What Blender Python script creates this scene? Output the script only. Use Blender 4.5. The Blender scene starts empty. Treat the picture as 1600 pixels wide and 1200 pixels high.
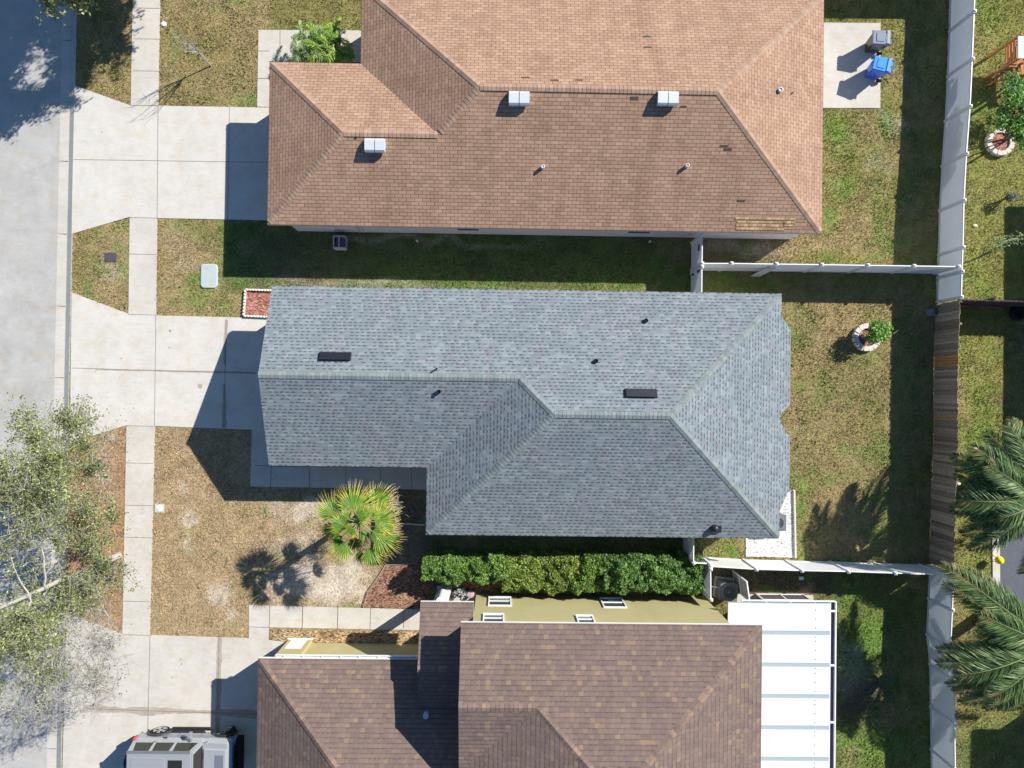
import bpy, math, random
import numpy as np
from mathutils import Vector, Matrix, Quaternion
random.seed(7); RNG = np.random.default_rng(11)
S = bpy.context.scene
COL = S.collection
# ---------------------------------------------------------------- camera
H = 34.0; F = 1111.0
YAW = 0.0137; NADIR = (785.0, 612.0)
_d = Vector(((NADIR[0]-800)/F, -(NADIR[1]-600)/F, -1)).normalized()
Q = Quaternion((0, 0, 1), YAW) @ _d.rotation_difference(Vector((0, 0, -1)))
camd = bpy.data.cameras.new('camera'); cam = bpy.data.objects.new('camera', camd); COL.objects.link(cam)
cam.location = (0, 0, H); cam.rotation_mode = 'QUATERNION'; cam.rotation_quaternion = Q
camd.sensor_width = 36; camd.lens = 36*F/1600; camd.clip_end = 2000; camd.clip_start = 0.5
S.camera = cam
# ---------------------------------------------------------------- light
SUN_DIR = Vector((0.825, 0.565, 0)).normalized()          # towards the sun, in plan
SUN_EL = math.atan(1/1.40)
sd = Vector((SUN_DIR.x*math.cos(SUN_EL), SUN_DIR.y*math.cos(SUN_EL), math.sin(SUN_EL)))
sl = bpy.data.lights.new('sun', 'SUN'); sl.energy = 4.4; sl.angle = math.radians(0.5); sl.color = (1.0, 0.95, 0.87)
so = bpy.data.objects.new('sun', sl); COL.objects.link(so); so.location = (20, 15, 40)
so.rotation_mode = 'QUATERNION'; so.rotation_quaternion = (-sd).to_track_quat('-Z', 'Y')
wd = bpy.data.worlds.new('World'); S.world = wd; wd.use_nodes = True
wn = wd.node_tree.nodes; wl = wd.node_tree.links
sky = wn.new('ShaderNodeTexSky'); sky.sky_type = 'NISHITA'; sky.sun_disc = False
sky.sun_elevation = SUN_EL; sky.sun_rotation = math.atan2(SUN_DIR.x, SUN_DIR.y)
sky.ozone_density = 3.0; sky.dust_density = 0.3; sky.air_density = 1.0
hs = wn.new('ShaderNodeHueSaturation'); hs.inputs['Saturation'].default_value = 1.15
wl.new(sky.outputs[0], hs.inputs['Color']); wl.new(hs.outputs[0], wn['Background'].inputs[0]); wn['Background'].inputs[1].default_value = 0.068
S.view_settings.view_transform = 'Standard'; S.view_settings.look = 'None'; S.view_settings.gamma = 1.0
S.view_settings.exposure = 0.86
# ---------------------------------------------------------------- pixel -> world
def W(px, py, z=0.0):
    d = Q @ Vector(((px-800)/F, -(py-600)/F, -1))
    t = (z-H)/d.z
    return Vector((d.x*t, d.y*t, z))
def toPX(p):
    c = Q.inverted() @ (Vector(p)-Vector((0, 0, H)))
    return (800+F*c.x/-c.z, 600-F*c.y/-c.z)
# ---------------------------------------------------------------- node materials
class M:
    def __init__(s, name, rough=0.8, spec=0.3, metal=0.0):
        s.m = bpy.data.materials.new(name); s.m.use_nodes = True
        s.t = s.m.node_tree; s.b = s.t.nodes['Principled BSDF']
        s.b.inputs['Roughness'].default_value = rough; s.b.inputs['Metallic'].default_value = metal
        s.b.inputs['Specular IOR Level'].default_value = spec
    def n(s, ty, **kw):
        nd = s.t.nodes.new(ty)
        for k, v in kw.items(): setattr(nd, k, v)
        return nd
    def set(s, sock, v):
        if isinstance(v, (int, float)): sock.default_value = v
        elif isinstance(v, tuple):
            sock.default_value = v if len(v) == len(sock.default_value) else tuple(v)+(1,)
        else: s.t.links.new(v, sock)
    def math(s, op, a, b=0.0, c=None):
        nd = s.n('ShaderNodeMath', operation=op); s.set(nd.inputs[0], a); s.set(nd.inputs[1], b)
        if c is not None: s.set(nd.inputs[2], c)
        return nd.outputs[0]
    def mix(s, f, a, b, mode='MIX'):
        nd = s.n('ShaderNodeMix', data_type='RGBA', blend_type=mode)
        s.set(nd.inputs[0], f); s.set(nd.inputs[6], a); s.set(nd.inputs[7], b); return nd.outputs[2]
    def pos(s):
        return s.n('ShaderNodeNewGeometry').outputs['Position']
    def uv(s):
        nd = s.n('ShaderNodeUVMap'); return nd.outputs[0]
    def sep(s, v):
        nd = s.n('ShaderNodeSeparateXYZ'); s.set(nd.inputs[0], v); return nd.outputs
    def comb(s, x, y, z=0.0):
        nd = s.n('ShaderNodeCombineXYZ'); s.set(nd.inputs[0], x); s.set(nd.inputs[1], y); s.set(nd.inputs[2], z); return nd.outputs[0]
    def scale(s, v, sc):
        nd = s.n('ShaderNodeVectorMath', operation='MULTIPLY'); s.set(nd.inputs[0], v); nd.inputs[1].default_value = sc; return nd.outputs[0]
    def noise(s, v, sc, det=3, rough=0.6):
        nd = s.n('ShaderNodeTexNoise'); s.set(nd.inputs['Vector'], v); nd.inputs['Scale'].default_value = sc
        nd.inputs['Detail'].default_value = det; nd.inputs['Roughness'].default_value = rough; return nd.outputs[0]
    def white(s, v):
        nd = s.n('ShaderNodeTexWhiteNoise', noise_dimensions='3D'); s.set(nd.inputs[0], v); return nd.outputs[0]
    def vor(s, v, sc, out=0):
        nd = s.n('ShaderNodeTexVoronoi'); s.set(nd.inputs['Vector'], v); nd.inputs['Scale'].default_value = sc; return nd.outputs[out]
    def ramp(s, f, stops, interp='LINEAR'):
        nd = s.n('ShaderNodeValToRGB'); s.set(nd.inputs[0], f); cr = nd.color_ramp; cr.interpolation = interp
        while len(cr.elements) < len(stops): cr.elements.new(0.5)
        for e, (p, c) in zip(cr.elements, stops): e.position = p; e.color = tuple(c)+(1,) if len(c) == 3 else c
        return nd.outputs[0]
    def mr(s, v, a, b, c=0.0, d=1.0):
        nd = s.n('ShaderNodeMapRange'); s.set(nd.inputs[0], v)
        for i, x in enumerate((a, b, c, d)): nd.inputs[i+1].default_value = x
        return nd.outputs[0]
    def color(s, c): s.set(s.b.inputs['Base Color'], c); return s
    def bump(s, h, dist=0.02, strength=1.0):
        nd = s.n('ShaderNodeBump'); s.set(nd.inputs['Height'], h); nd.inputs['Distance'].default_value = dist
        nd.inputs['Strength'].default_value = strength; s.t.links.new(nd.outputs[0], s.b.inputs['Normal']); return s
def plain(name, c, rough=0.6, spec=0.4, metal=0.0, var=0.12, sc=6.0, bump=0.0):
    m = M(name, rough, spec, metal); p = m.pos()
    a = m.noise(p, sc, 5); b = m.noise(p, sc*9, 2)
    f = m.math('MULTIPLY_ADD', a, 2*var, 1-var); g = m.math('MULTIPLY_ADD', b, var, 1-var/2)
    h = m.math('MULTIPLY', f, g)
    m.color(m.mix(1.0, tuple(c), m.comb(h, h, h), 'MULTIPLY'))
    if bump: m.bump(b, bump)
    return m.m
def concrete(name, c, stain=0.25, seed=0):
    m = M(name, 0.85, 0.2); p = m.pos()
    a = m.noise(p, 0.7, 6, 0.65); b = m.noise(p, 14, 4, 0.7); d = m.noise(m.scale(p, (1, 3, 1)), 2.2, 5, .7)
    f = m.math('ADD', m.mr(a, .3, .7, 1-stain, 1.0), m.mr(b, .2, .8, -.06, .06))
    f = m.math('ADD', f, m.mr(d, .3, .75, -.05, .05))
    col = m.mix(m.mr(m.noise(p, 1.7, 4), .45, .8), tuple(c), tuple(x*y for x, y in zip(c, (.93, .86, .76))))
    spk = m.mr(m.vor(p, 9), 0.0, 0.05, 0.75, 1.0)
    f = m.math('MULTIPLY', f, spk)
    m.color(m.mix(1.0, col, m.comb(f, f, f), 'MULTIPLY')); m.bump(m.noise(p, 40, 3), 0.004)
    return m.m
def shingle(name, cols, h, w, line=(0.12, 0.6), slot=(0.05, 0.6), dash=None, rowjit=0.5, jit=0.15, stain=(1, 1, 1), stainamt=0.3):
    """cols: ramp stops chosen per tab; UV in metres (u along the eave, v up the slope)"""
    m = M(name, 0.95, 0.12); u, v, _ = m.sep(m.uv())
    rv = m.math('DIVIDE', v, h); row = m.math('FLOOR', rv); fv = m.math('FRACT', rv)
    off = m.math('MULTIPLY', row, rowjit) if rowjit else m.math('MULTIPLY', m.white(m.comb(row, 3.3)), 7.0)
    ru = m.math('ADD', m.math('DIVIDE', u, w), off); cell = m.math('FLOOR', ru); fu = m.math('FRACT', ru)
    r1 = m.white(m.comb(cell, row, 1.5)); r2 = m.white(m.comb(cell, row, 9.5))
    col = m.ramp(r1, cols, 'CONSTANT')
    n1 = m.noise(m.uv(), 0.55, 5, .6); n2 = m.noise(m.scale(m.uv(), (1.0, .22, 1)), 1.6, 5, .65); n3 = m.noise(m.uv(), 60, 2)
    k = m.math('MULTIPLY', m.mr(n1, .3, .7, 1-jit, 1+jit), m.mr(n2, .25, .75, 1-jit, 1+jit))
    k = m.math('MULTIPLY', k, m.mr(n3, .3, .7, .88, 1.1))
    k = m.math('MULTIPLY', k, m.mr(r2, 0, 1, 1-jit*.7, 1+jit*.7))
    rowshade = m.math('LESS_THAN', fv, line[0]); k = m.math('MULTIPLY', k, m.math('SUBTRACT', 1.0, m.math('MULTIPLY', rowshade, 1-line[1])))  # shadow line below each course's butt edge, painted into the colour
    hgt = m.math('SUBTRACT', 1.0, fv)
    if slot:
        sm = m.math('LESS_THAN', fu, slot[0]); k = m.math('MULTIPLY', k, m.math('SUBTRACT', 1.0, m.math('MULTIPLY', sm, 1-slot[1])))
        hgt = m.math('SUBTRACT', hgt, sm)
    if dash:
        dh, prob, dk = dash
        dm = m.math('MULTIPLY', m.math('MULTIPLY', m.math('LESS_THAN', fv, dh), m.math('LESS_THAN', fu, m.mr(m.white(m.comb(cell, row, 6.1)), 0, 1, .45, .78))), m.math('GREATER_THAN', m.white(m.comb(cell, row, 4.4)), 1-prob))
        k = m.math('MULTIPLY', k, m.math('SUBTRACT', 1.0, m.math('MULTIPLY', dm, 1-dk)))
        hgt = m.math('SUBTRACT', hgt, m.math('MULTIPLY', dm, .6))
    st = m.mr(m.noise(m.scale(m.uv(), (1, .28, 1)), .9, 6, .7), .48, .74, 0, stainamt)
    col = m.mix(st, col, m.mix(1.0, col, tuple(stain), 'MULTIPLY'))
    m.color(m.mix(1.0, col, m.comb(k, k, k), 'MULTIPLY')); m.bump(hgt, 0.012, .6)
    return m.m
def vcol(name, rough=0.7, trans=0.0, spec=0.3, nvar=0.0, nsc=20):
    m = M(name, rough, spec); a = m.n('ShaderNodeAttribute', attribute_name='Col').outputs[0]
    if nvar:
        k = m.mr(m.noise(m.pos(), nsc, 4, .7), .3, .7, 1-nvar, 1+nvar); a = m.mix(1.0, a, m.comb(k, k, k), 'MULTIPLY')
    m.color(a)
    if trans:
        tr = m.n('ShaderNodeBsdfTranslucent'); m.t.links.new(a, tr.inputs[0])
        mx = m.n('ShaderNodeMixShader'); mx.inputs[0].default_value = trans
        out = m.t.nodes['Material Output']
        m.t.links.new(m.b.outputs[0], mx.inputs[1]); m.t.links.new(tr.outputs[0], mx.inputs[2]); m.t.links.new(mx.outputs[0], out.inputs[0])
    return m.m
def island(name, cols, rough=0.9, jit=.15, spec=.15):
    m = M(name, rough, spec); r = m.n('ShaderNodeNewGeometry').outputs['Random Per Island']
    k = m.mr(m.noise(m.pos(), 9, 5), .3, .7, 1-jit, 1+jit)
    m.color(m.mix(1.0, m.ramp(r, cols), m.comb(k, k, k), 'MULTIPLY')); m.bump(m.noise(m.pos(), 50, 2), .004)
    return m.m
# ---------------------------------------------------------------- mesh building
ORG = {}
def org(parent):
    return ORG.get(parent.name, Vector((0, 0, 0))) if parent else None
def prop(o, label=None, cat=None, group=None, kind=None):
    if label: o['label'] = label
    if cat: o['category'] = cat
    if group: o['group'] = group
    if kind: o['kind'] = kind
    return o
def thing(name, label, cat, loc, group=None):
    o = bpy.data.objects.new(name, None); COL.objects.link(o); o.location = loc; o.empty_display_size = .3
    ORG[o.name] = Vector(loc); return prop(o, label, cat, group)
class MB:
    def __init__(s): s.v = []; s.f = []; s.mi = []; s.uv = []; s.c = []
    def poly(s, pts, mi=0, uv=None, col=None):
        i = len(s.v); s.v += [tuple(p) for p in pts]; s.f.append(tuple(range(i, i+len(pts)))); s.mi.append(mi)
        s.uv.append(uv); s.c.append(col)
    def up(s, pts, mi=0, uv=None, col=None):
        a = Vector((0, 0, 0)); n = len(pts)
        for i in range(n): a += Vector(pts[i]).cross(Vector(pts[(i+1) % n]))
        if a.z < 0: pts = list(reversed(pts)); uv = list(reversed(uv)) if uv else None
        s.poly(pts, mi, uv, col)
    def hexa(s, P, mi=0, col=None):
        for q in ((3, 2, 1, 0), (4, 5, 6, 7), (0, 1, 5, 4), (1, 2, 6, 5), (2, 3, 7, 6), (3, 0, 4, 7)):
            s.poly([P[i] for i in q], mi, None, col)
    def box(s, x0, x1, y0, y1, z0, z1, mi=0, col=None):
        s.hexa([(x0, y0, z0), (x1, y0, z0), (x1, y1, z0), (x0, y1, z0), (x0, y0, z1), (x1, y0, z1), (x1, y1, z1), (x0, y1, z1)], mi, col)
    def rbox(s, c, sx, sy, z0, z1, ang=0, mi=0, col=None, taper=1.0, tz=None):
        P = []
        ca, sa = math.cos(ang), math.sin(ang)
        for z, t in ((z0, 1.0), (z1, taper)):
            for a, b in ((-1, -1), (1, -1), (1, 1), (-1, 1)):
                x, y = a*sx/2*t, b*sy/2*t
                P.append((c[0]+x*ca-y*sa, c[1]+x*sa+y*ca, z))
        s.hexa(P, mi, col)
    def beam(s, p, q, w, h, mi=0, up=Vector((0, 0, 1)), col=None):
        p = Vector(p); q = Vector(q); d = (q-p).normalized(); a = d.cross(up)
        if a.length < 1e-4: a = d.cross(Vector((1, 0, 0)))
        a.normalize(); b = a.cross(d).normalized(); P = []
        for c in (p, q):
            P += [c-a*w/2-b*h/2, c+a*w/2-b*h/2, c+a*w/2+b*h/2, c-a*w/2+b*h/2]
        s.hexa([P[0], P[1], P[2], P[3], P[4], P[5], P[6], P[7]], mi, col)
    def tube(s, pts, rad, n=6, mi=0, col=None, cap=True):
        pts = [Vector(p) for p in pts]; rings = []
        if not isinstance(rad, (list, tuple)): rad = [rad]*len(pts)
        for i, p in enumerate(pts):
            d = (pts[min(i+1, len(pts)-1)]-pts[max(i-1, 0)]).normalized()
            a = d.cross(Vector((0, 0, 1)));
            if a.length < .15: a = d.cross(Vector((1, 0, 0)))
            a.normalize(); b = d.cross(a).normalized(); base = len(s.v)
            for k in range(n):
                t = 2*math.pi*k/n; s.v.append(tuple(p+(a*math.cos(t)+b*math.sin(t))*rad[i]))
            rings.append(base)
        for i in range(len(rings)-1):
            for k in range(n):
                s.f.append((rings[i]+k, rings[i]+(k+1) % n, rings[i+1]+(k+1) % n, rings[i+1]+k)); s.mi.append(mi); s.uv.append(None); s.c.append(col)
        if cap:
            for r, rev in ((rings[0], True), (rings[-1], False)):
                q = tuple(r+k for k in range(n)); s.f.append(q[::-1] if rev else q); s.mi.append(mi); s.uv.append(None); s.c.append(col)
    def lathe(s, c, prof, n=20, mi=0, col=None, sx=1, sy=1):
        rings = []
        for r, z in prof:
            base = len(s.v)
            for k in range(n):
                t = 2*math.pi*k/n; s.v.append((c[0]+math.cos(t)*r*sx, c[1]+math.sin(t)*r*sy, c[2]+z))
            rings.append(base)
        for i in range(len(rings)-1):
            for k in range(n):
                s.f.append((rings[i]+k, rings[i]+(k+1) % n, rings[i+1]+(k+1) % n, rings[i+1]+k)); s.mi.append(mi); s.uv.append(None); s.c.append(col)
        q = tuple(rings[-1]+k for k in range(n)); s.f.append(q); s.mi.append(mi); s.uv.append(None); s.c.append(col)
    def build(s, name, mats, parent=None, smooth=False, bevel=0.0, origin=None, label=None):
        if not isinstance(mats, (list, tuple)): mats = [mats]
        vs = [Vector(v) for v in s.v]
        if parent is not None: o0 = org(parent)
        elif origin is not None: o0 = Vector(origin)
        else:
            o0 = Vector(((min(v.x for v in vs)+max(v.x for v in vs))/2, (min(v.y for v in vs)+max(v.y for v in vs))/2, min(v.z for v in vs)))
        me = bpy.data.meshes.new(name); me.from_pydata([tuple(v-o0) for v in vs], [], s.f)
        for m in mats: me.materials.append(m)
        me.polygons.foreach_set('material_index', s.mi)
        if smooth: me.polygons.foreach_set('use_smooth', [True]*len(s.f))
        if any(u for u in s.uv):
            ul = me.uv_layers.new(name='UVMap'); li = 0
            for fi, f in enumerate(s.f):
                u = s.uv[fi]
                for k in range(len(f)):
                    if u: ul.data[li].uv = u[k]
                    li += 1
        if any(c is not None for c in s.c):
            ca = me.color_attributes.new('Col', 'FLOAT_COLOR', 'CORNER'); li = 0
            for fi, f in enumerate(s.f):
                c = s.c[fi] or (.5, .5, .5)
                for k in range(len(f)): ca.data[li].color = (*c[:3], 1); li += 1
        me.update()
        o = bpy.data.objects.new(name, me); COL.objects.link(o)
        if parent is not None: o.parent = parent; ORG[o.name] = o0
        else: o.location = o0; ORG[o.name] = o0
        if bevel:
            b = o.modifiers.new('bevel', 'BEVEL'); b.width = bevel; b.segments = 2; b.limit_method = 'ANGLE'
        if label: o['label'] = label
        return o
def fast(name, V, k, mat, cols=None, parent=None, origin=None):
    """V: (n*k,3) array, faces of k verts each; cols per face (n,3)"""
    V = np.asarray(V, dtype=np.float64).reshape(-1, 3); n = len(V)//k
    if parent is not None: o0 = np.array(org(parent))
    elif origin is not None: o0 = np.array(origin, dtype=float)
    else: o0 = np.array([(V[:, 0].min()+V[:, 0].max())/2, (V[:, 1].min()+V[:, 1].max())/2, V[:, 2].min()])
    me = bpy.data.meshes.new(name); me.vertices.add(len(V)); me.vertices.foreach_set('co', (V-o0).astype(np.float32).ravel())
    me.loops.add(len(V)); me.loops.foreach_set('vertex_index', np.arange(len(V), dtype=np.int32))
    me.polygons.add(n); me.polygons.foreach_set('loop_start', np.arange(0, len(V), k, dtype=np.int32))
    me.polygons.foreach_set('loop_total', np.full(n, k, dtype=np.int32))
    me.materials.append(mat); me.update(calc_edges=True)
    if cols is not None:
        cols = np.asarray(cols)
        c = np.repeat(cols, k, axis=0) if len(cols) == n else cols
        ca = me.color_attributes.new('Col', 'FLOAT_COLOR', 'CORNER')
        ca.data.foreach_set('color', np.hstack([c, np.ones((len(c), 1))]).astype(np.float32).ravel())
    o = bpy.data.objects.new(name, me); COL.objects.link(o)
    if parent is not None: o.parent = parent
    else: o.location = o0
    ORG[o.name] = Vector(o0); return o
def copy_tree(o, parent=None):
    c = o.copy(); COL.objects.link(c); c.parent = parent
    if parent is not None and 'category' in c: del c['category']
    for ch in [x for x in o.children]: copy_tree(ch, c)
    return c
# ---------------------------------------------------------------- materials
m_road = concrete('road_surface', (.45, .445, .43), .2)
m_conc = concrete('concrete_slab', (.585, .565, .525), .11)
m_conc2 = concrete('concrete_walk', (.565, .54, .49), .15)
m_gut = concrete('gutter_concrete', (.52, .50, .46), .15)
m_kerb = concrete('kerb_concrete', (.44, .44, .42), .2)
m_joint = plain('joint_dirt', (.17, .155, .13), .95, .1, var=.3)
m_stain = M('joint_stain', .95, .1)
_p = m_stain.pos(); m_stain.color(m_stain.mix(m_stain.mr(m_stain.noise(_p, 3.0, 6, .7), .3, .7), (.43, .38, .32), (.30, .265, .22))); m_stain = m_stain.m
m_brown = shingle('brown_shingle', [(0, (.37, .235, .165)), (.25, (.39, .25, .177)), (.5, (.352, .222, .155)), (.78, (.405, .265, .188))],
                  .155, .345, (.14, .50), (.07, .50), None, .5, .065, (.66, .63, .60), .7)
m_browncap = island('brown_cap', [(0, (.30, .20, .145)), (.5, (.34, .23, .165)), (1, (.385, .265, .195))])
m_patch = shingle('tan_patch_shingle', [(0, (.46, .31, .17)), (.4, (.54, .38, .21)), (.8, (.38, .26, .15))], .155, .2, (.3, .45), (.1, .6))
m_dkpatch = plain('worn_shingle', (.09, .075, .06), .95, .1, var=.4, sc=20)
m_grey = shingle('grey_shingle', [(0, (.188, .225, .248)), (.3, (.203, .24, .262)), (.5, (.178, .212, .235)), (.72, (.228, .262, .281)), (.93, (.195, .207, .235))],
                 .158, .235, (.12, .80), None, (.36, .78, .50), 0, .06, (1.12, .95, .98), .65)
m_greycap = island('grey_cap', [(0, (.168, .20, .205)), (.5, (.197, .228, .232)), (1, (.23, .26, .262))])
m_purp = shingle('umber_shingle', [(0, (.18, .132, .115)), (.22, (.192, .14, .12)), (.45, (.168, .122, .108)), (.68, (.20, .145, .12)), (.88, (.24, .17, .122)), (.94, (.175, .126, .11))],
                 .19, .20, (.10, .60), (.05, .86), (.26, .55, .80), 0, .07, (.9, .9, 1.05), .3)
m_purpcap = island('umber_cap', [(0, (.16, .115, .10)), (.6, (.20, .145, .12)), (1, (.28, .19, .14))])
m_fascia = plain('fascia_paint', (.55, .56, .56), .5, .3)
m_fascbr = plain('fascia_tan', (.45, .38, .33), .6, .3)
m_stlav = plain('stucco_lavender', (.62, .58, .60), .9, .1, var=.06, sc=3, bump=.004)
m_styel = M('stucco_olive', .9, .15); _p = m_styel.pos()
_k = m_styel.mr(m_styel.noise(m_styel.scale(_p, (1, 1, .6)), 1.3, 5), .3, .7, .93, 1.05)
m_styel.color(m_styel.mix(1.0, (.43, .385, .20), m_styel.comb(_k, _k, _k), 'MULTIPLY')); m_styel.bump(m_styel.noise(_p, 30, 4), .01); m_styel = m_styel.m
m_stgr = plain('stucco_grey', (.50, .50, .50), .9, .1, var=.06, bump=.004)
m_white = plain('white_paint', (.78, .78, .77), .45, .4, var=.04, sc=2)
m_vinyl = M('white_vinyl', .35, .4); _p = m_vinyl.pos()
_x, _y, _z = m_vinyl.sep(m_vinyl.n('ShaderNodeUVMap').outputs[0])
_g = m_vinyl.math('LESS_THAN', m_vinyl.math('FRACT', m_vinyl.math('DIVIDE', _x, .26)), .035)
_k = m_vinyl.math('SUBTRACT', m_vinyl.mr(m_vinyl.noise(_p, 1.5, 4), .3, .7, .94, 1.03), m_vinyl.math('MULTIPLY', _g, .12))
m_vinyl.color(m_vinyl.mix(1.0, (.78, .80, .81), m_vinyl.comb(_k, _k, _k), 'MULTIPLY')); _a = m_vinyl.t.nodes.new('ShaderNodeBsdfTranslucent'); _a.inputs[0].default_value = (.62, .70, .80, 1); _b = m_vinyl.t.nodes.new('ShaderNodeMixShader'); _b.inputs[0].default_value = .10
m_vinyl.t.links.new(m_vinyl.b.outputs[0], _b.inputs[1]); m_vinyl.t.links.new(_a.outputs[0], _b.inputs[2]); m_vinyl.t.links.new(_b.outputs[0], m_vinyl.t.nodes['Material Output'].inputs[0]); m_vinyl = m_vinyl.m
m_vpost = plain('vinyl_post', (.74, .74, .74), .4, .4, var=.04)
m_galv = plain('galvanised_metal', (.62, .65, .68), .4, .5, .15, var=.08)
m_blackm = plain('black_metal', (.016, .018, .026), .35, .5, var=.2)
m_glass = M('window_glass', .08, .6); m_glass.color((.06, .085, .10)); m_glass = m_glass.m
m_carglass = M('car_glass', .06, .6); m_carglass.color((.022, .024, .018)); m_carglass = m_carglass.m
m_screen = plain('insect_screen', (.10, .09, .10), .9, .1)
m_wood = island('weathered_wood', [(0, (.17, .125, .095)), (.35, (.27, .21, .16)), (.7, (.35, .275, .21)), (1, (.44, .35, .265))], .95, .25)
m_newwood = island('orange_wood', [(0, (.42, .21, .075)), (1, (.52, .28, .11))], .8, .2)
m_cedar = island('cedar_wood', [(0, (.34, .13, .045)), (.6, (.44, .18, .065)), (1, (.55, .27, .11))], .7, .2)
m_bark = plain('pale_bark', (.40, .37, .33), .95, .1, var=.35, sc=8, bump=.01)
m_twig = plain('grey_twig', (.36, .34, .32), .95, .1, var=.2)
m_dkbark = plain('brown_bark', (.16, .12, .09), .95, .1, var=.35, sc=8, bump=.01)
m_leaf = vcol('leaf', .5, .25, .35)
m_tuft = vcol('grass_blade', .8, .2, .15)
m_lawn = vcol('lawn_soil', .95, 0, .1, .45, 9)
m_plastic_bk = plain('black_plastic', (.035, .038, .042), .3, .5, var=.1)
m_plastic_gy = plain('charcoal_plastic', (.20, .22, .24), .25, .6, var=.1)
m_plastic_bl = plain('blue_plastic', (.02, .13, .62), .35, .5, var=.08)
m_plastic_lb = plain('blue_lid_plastic', (.04, .27, .80), .3, .5, var=.08)
m_stone = island('edging_stone', [(0, (.52, .47, .42)), (.5, (.66, .60, .54)), (1, (.72, .68, .63))], .9)
m_rimgrey = plain('rim_alloy', (.36, .37, .38), .35, .5, .3)
m_rubber = plain('rubber', (.02, .02, .02), .8, .2)
m_silver = plain('silver_paint', (.35, .375, .395), .28, .6, .25, var=.03)
m_roofwhite = M('white_panel_roof', .5, .3); _p = m_roofwhite.pos()
_k = m_roofwhite.mr(m_roofwhite.noise(m_roofwhite.scale(_p, (.5, 1.5, 1)), 1.5, 6, .7), .45, .8, 1.0, .93)
m_roofwhite.color(m_roofwhite.mix(1.0, (.64, .67, .69), m_roofwhite.comb(_k, _k, _k), 'MULTIPLY')); m_roofwhite = m_roofwhite.m
def chips(name, cols, sc=14):
    m = M(name, .95, .1); p = m.pos(); c = m.vor(m.scale(p, (1, 1.7, 1)), sc, 1); r, g, b = m.sep(c)
    k = m.mr(m.noise(p, 2.0, 4), .3, .7, .75, 1.2)
    m.color(m.mix(1.0, m.ramp(r, cols), m.comb(k, k, k), 'MULTIPLY')); m.bump(r, .04); return m.m
m_mulch = chips('brown_mulch', [(0, (.07, .035, .025)), (.35, (.21, .11, .075)), (.7, (.32, .18, .12)), (1, (.45, .29, .21))])
m_mulch2 = chips('tan_mulch', [(0, (.09, .06, .035)), (.35, (.28, .19, .10)), (.7, (.42, .30, .17)), (1, (.58, .44, .28))], 12)
m_redmulch = chips('red_mulch', [(0, (.16, .05, .035)), (.4, (.34, .14, .11)), (.8, (.46, .23, .18)), (1, (.56, .34, .28))], 12)
m_gravel = chips('white_gravel', [(0, (.30, .29, .28)), (.25, (.60, .59, .57)), (.7, (.76, .75, .73)), (1, (.85, .84, .82))], 13)
EXCL = []        # plan polygons (world xy) where no grass grows
def slab(name, pix, z1, mat, thick=.12, kind=None, z=0.0, excl=True, parent=None, bevel=0):
    P = [W(x, y, 0) for x, y in pix]; mb = MB()
    top = [(p.x, p.y, z1) for p in P]; bot = [(p.x, p.y, z1-thick) for p in P]
    mb.up(top)
    n = len(P)
    for i in range(n):
        j = (i+1) % n; mb.poly([bot[i], bot[j], top[j], top[i]])
    if excl: EXCL.append([(p.x, p.y) for p in P])
    o = mb.build(name, mat, parent)
    if kind: o['kind'] = kind
    return o
# ================================================================ ground, road, slabs
GX = [W(117.5, 0, 0), W(99.5, 1200, 0)]
kx = (GX[0].x+GX[1].x)/2                     # back of kerb (parallel to y)
g = MB(); g.poly([(-400, -400, -.45), (400, -400, -.45), (400, 400, -.45), (-400, 400, -.45)])
m_far = plain('far_grass', (.12, .12, .05), .95, .1, var=.3, sc=.3)
g.build('ground', m_far, None, origin=(0, 0, -.45))['kind'] = 'structure'
GUT = .44; LIP = .12; KB = .30
rd = MB(); rx1 = kx-GUT-KB-0.0; rx0 = rx1-7.6
rd.box(rx0, rx1, -150, 150, -.40, -.055); rd.build('road', m_road, None, origin=(rx0, 0, -.4))['kind'] = 'structure'
gt = MB()     # gutter pan
gt.poly([(rx1, -150, -.052), (rx1+GUT, -150, -.08), (rx1+GUT, 150, -.08), (rx1, 150, -.052)])
gt.poly([(rx1, -150, -.4), (rx1, -150, -.052), (rx1, 150, -.052), (rx1, 150, -.4)])
gt.build('gutter', m_gut, None, origin=(rx1, 0, -.3))['kind'] = 'structure'
kb = MB()
prof = [(rx1+GUT, -.40), (rx1+GUT, -.079), (rx1+GUT+.03, -.072), (kx-.06, .012), (kx-.02, .026), (kx+.0, .022), (kx+.0, -.2)]
for (xa, za), (xb, zb) in zip(prof, prof[1:]): kb.poly([(xa, -150, za), (xb, -150, zb), (xb, 150, zb), (xa, 150, za)])
kb.build('kerb', m_kerb, None, origin=(kx, 0, -.3))['kind'] = 'structure'
kf = MB(); kf.box(rx0-.6, rx0, -150, 150, -.40, .02); kf.build('far_kerb', m_kerb, None, origin=(rx0, 0, -.3))['kind'] = 'structure'
ln = MB(); ln.box(rx0-150, rx0-.6, -150, 150, -.40, 0.0); ln.build('verge', m_far, None, origin=(rx0-1, 0, -.3))['kind'] = 'structure'
jn = MB()
for py in (62, 251, 365, 478, 590, 702, 1171, 932, 817):
    y = W(105, py, 0).y
    jn.box(rx1+.01, rx1+GUT-.01, y-.006, y+.006, -.09, -.046)
JOINT = []
def joint(pts, w=.02, mat=None, z=.036):
    JOINT.append((pts, w, mat, z))
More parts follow.
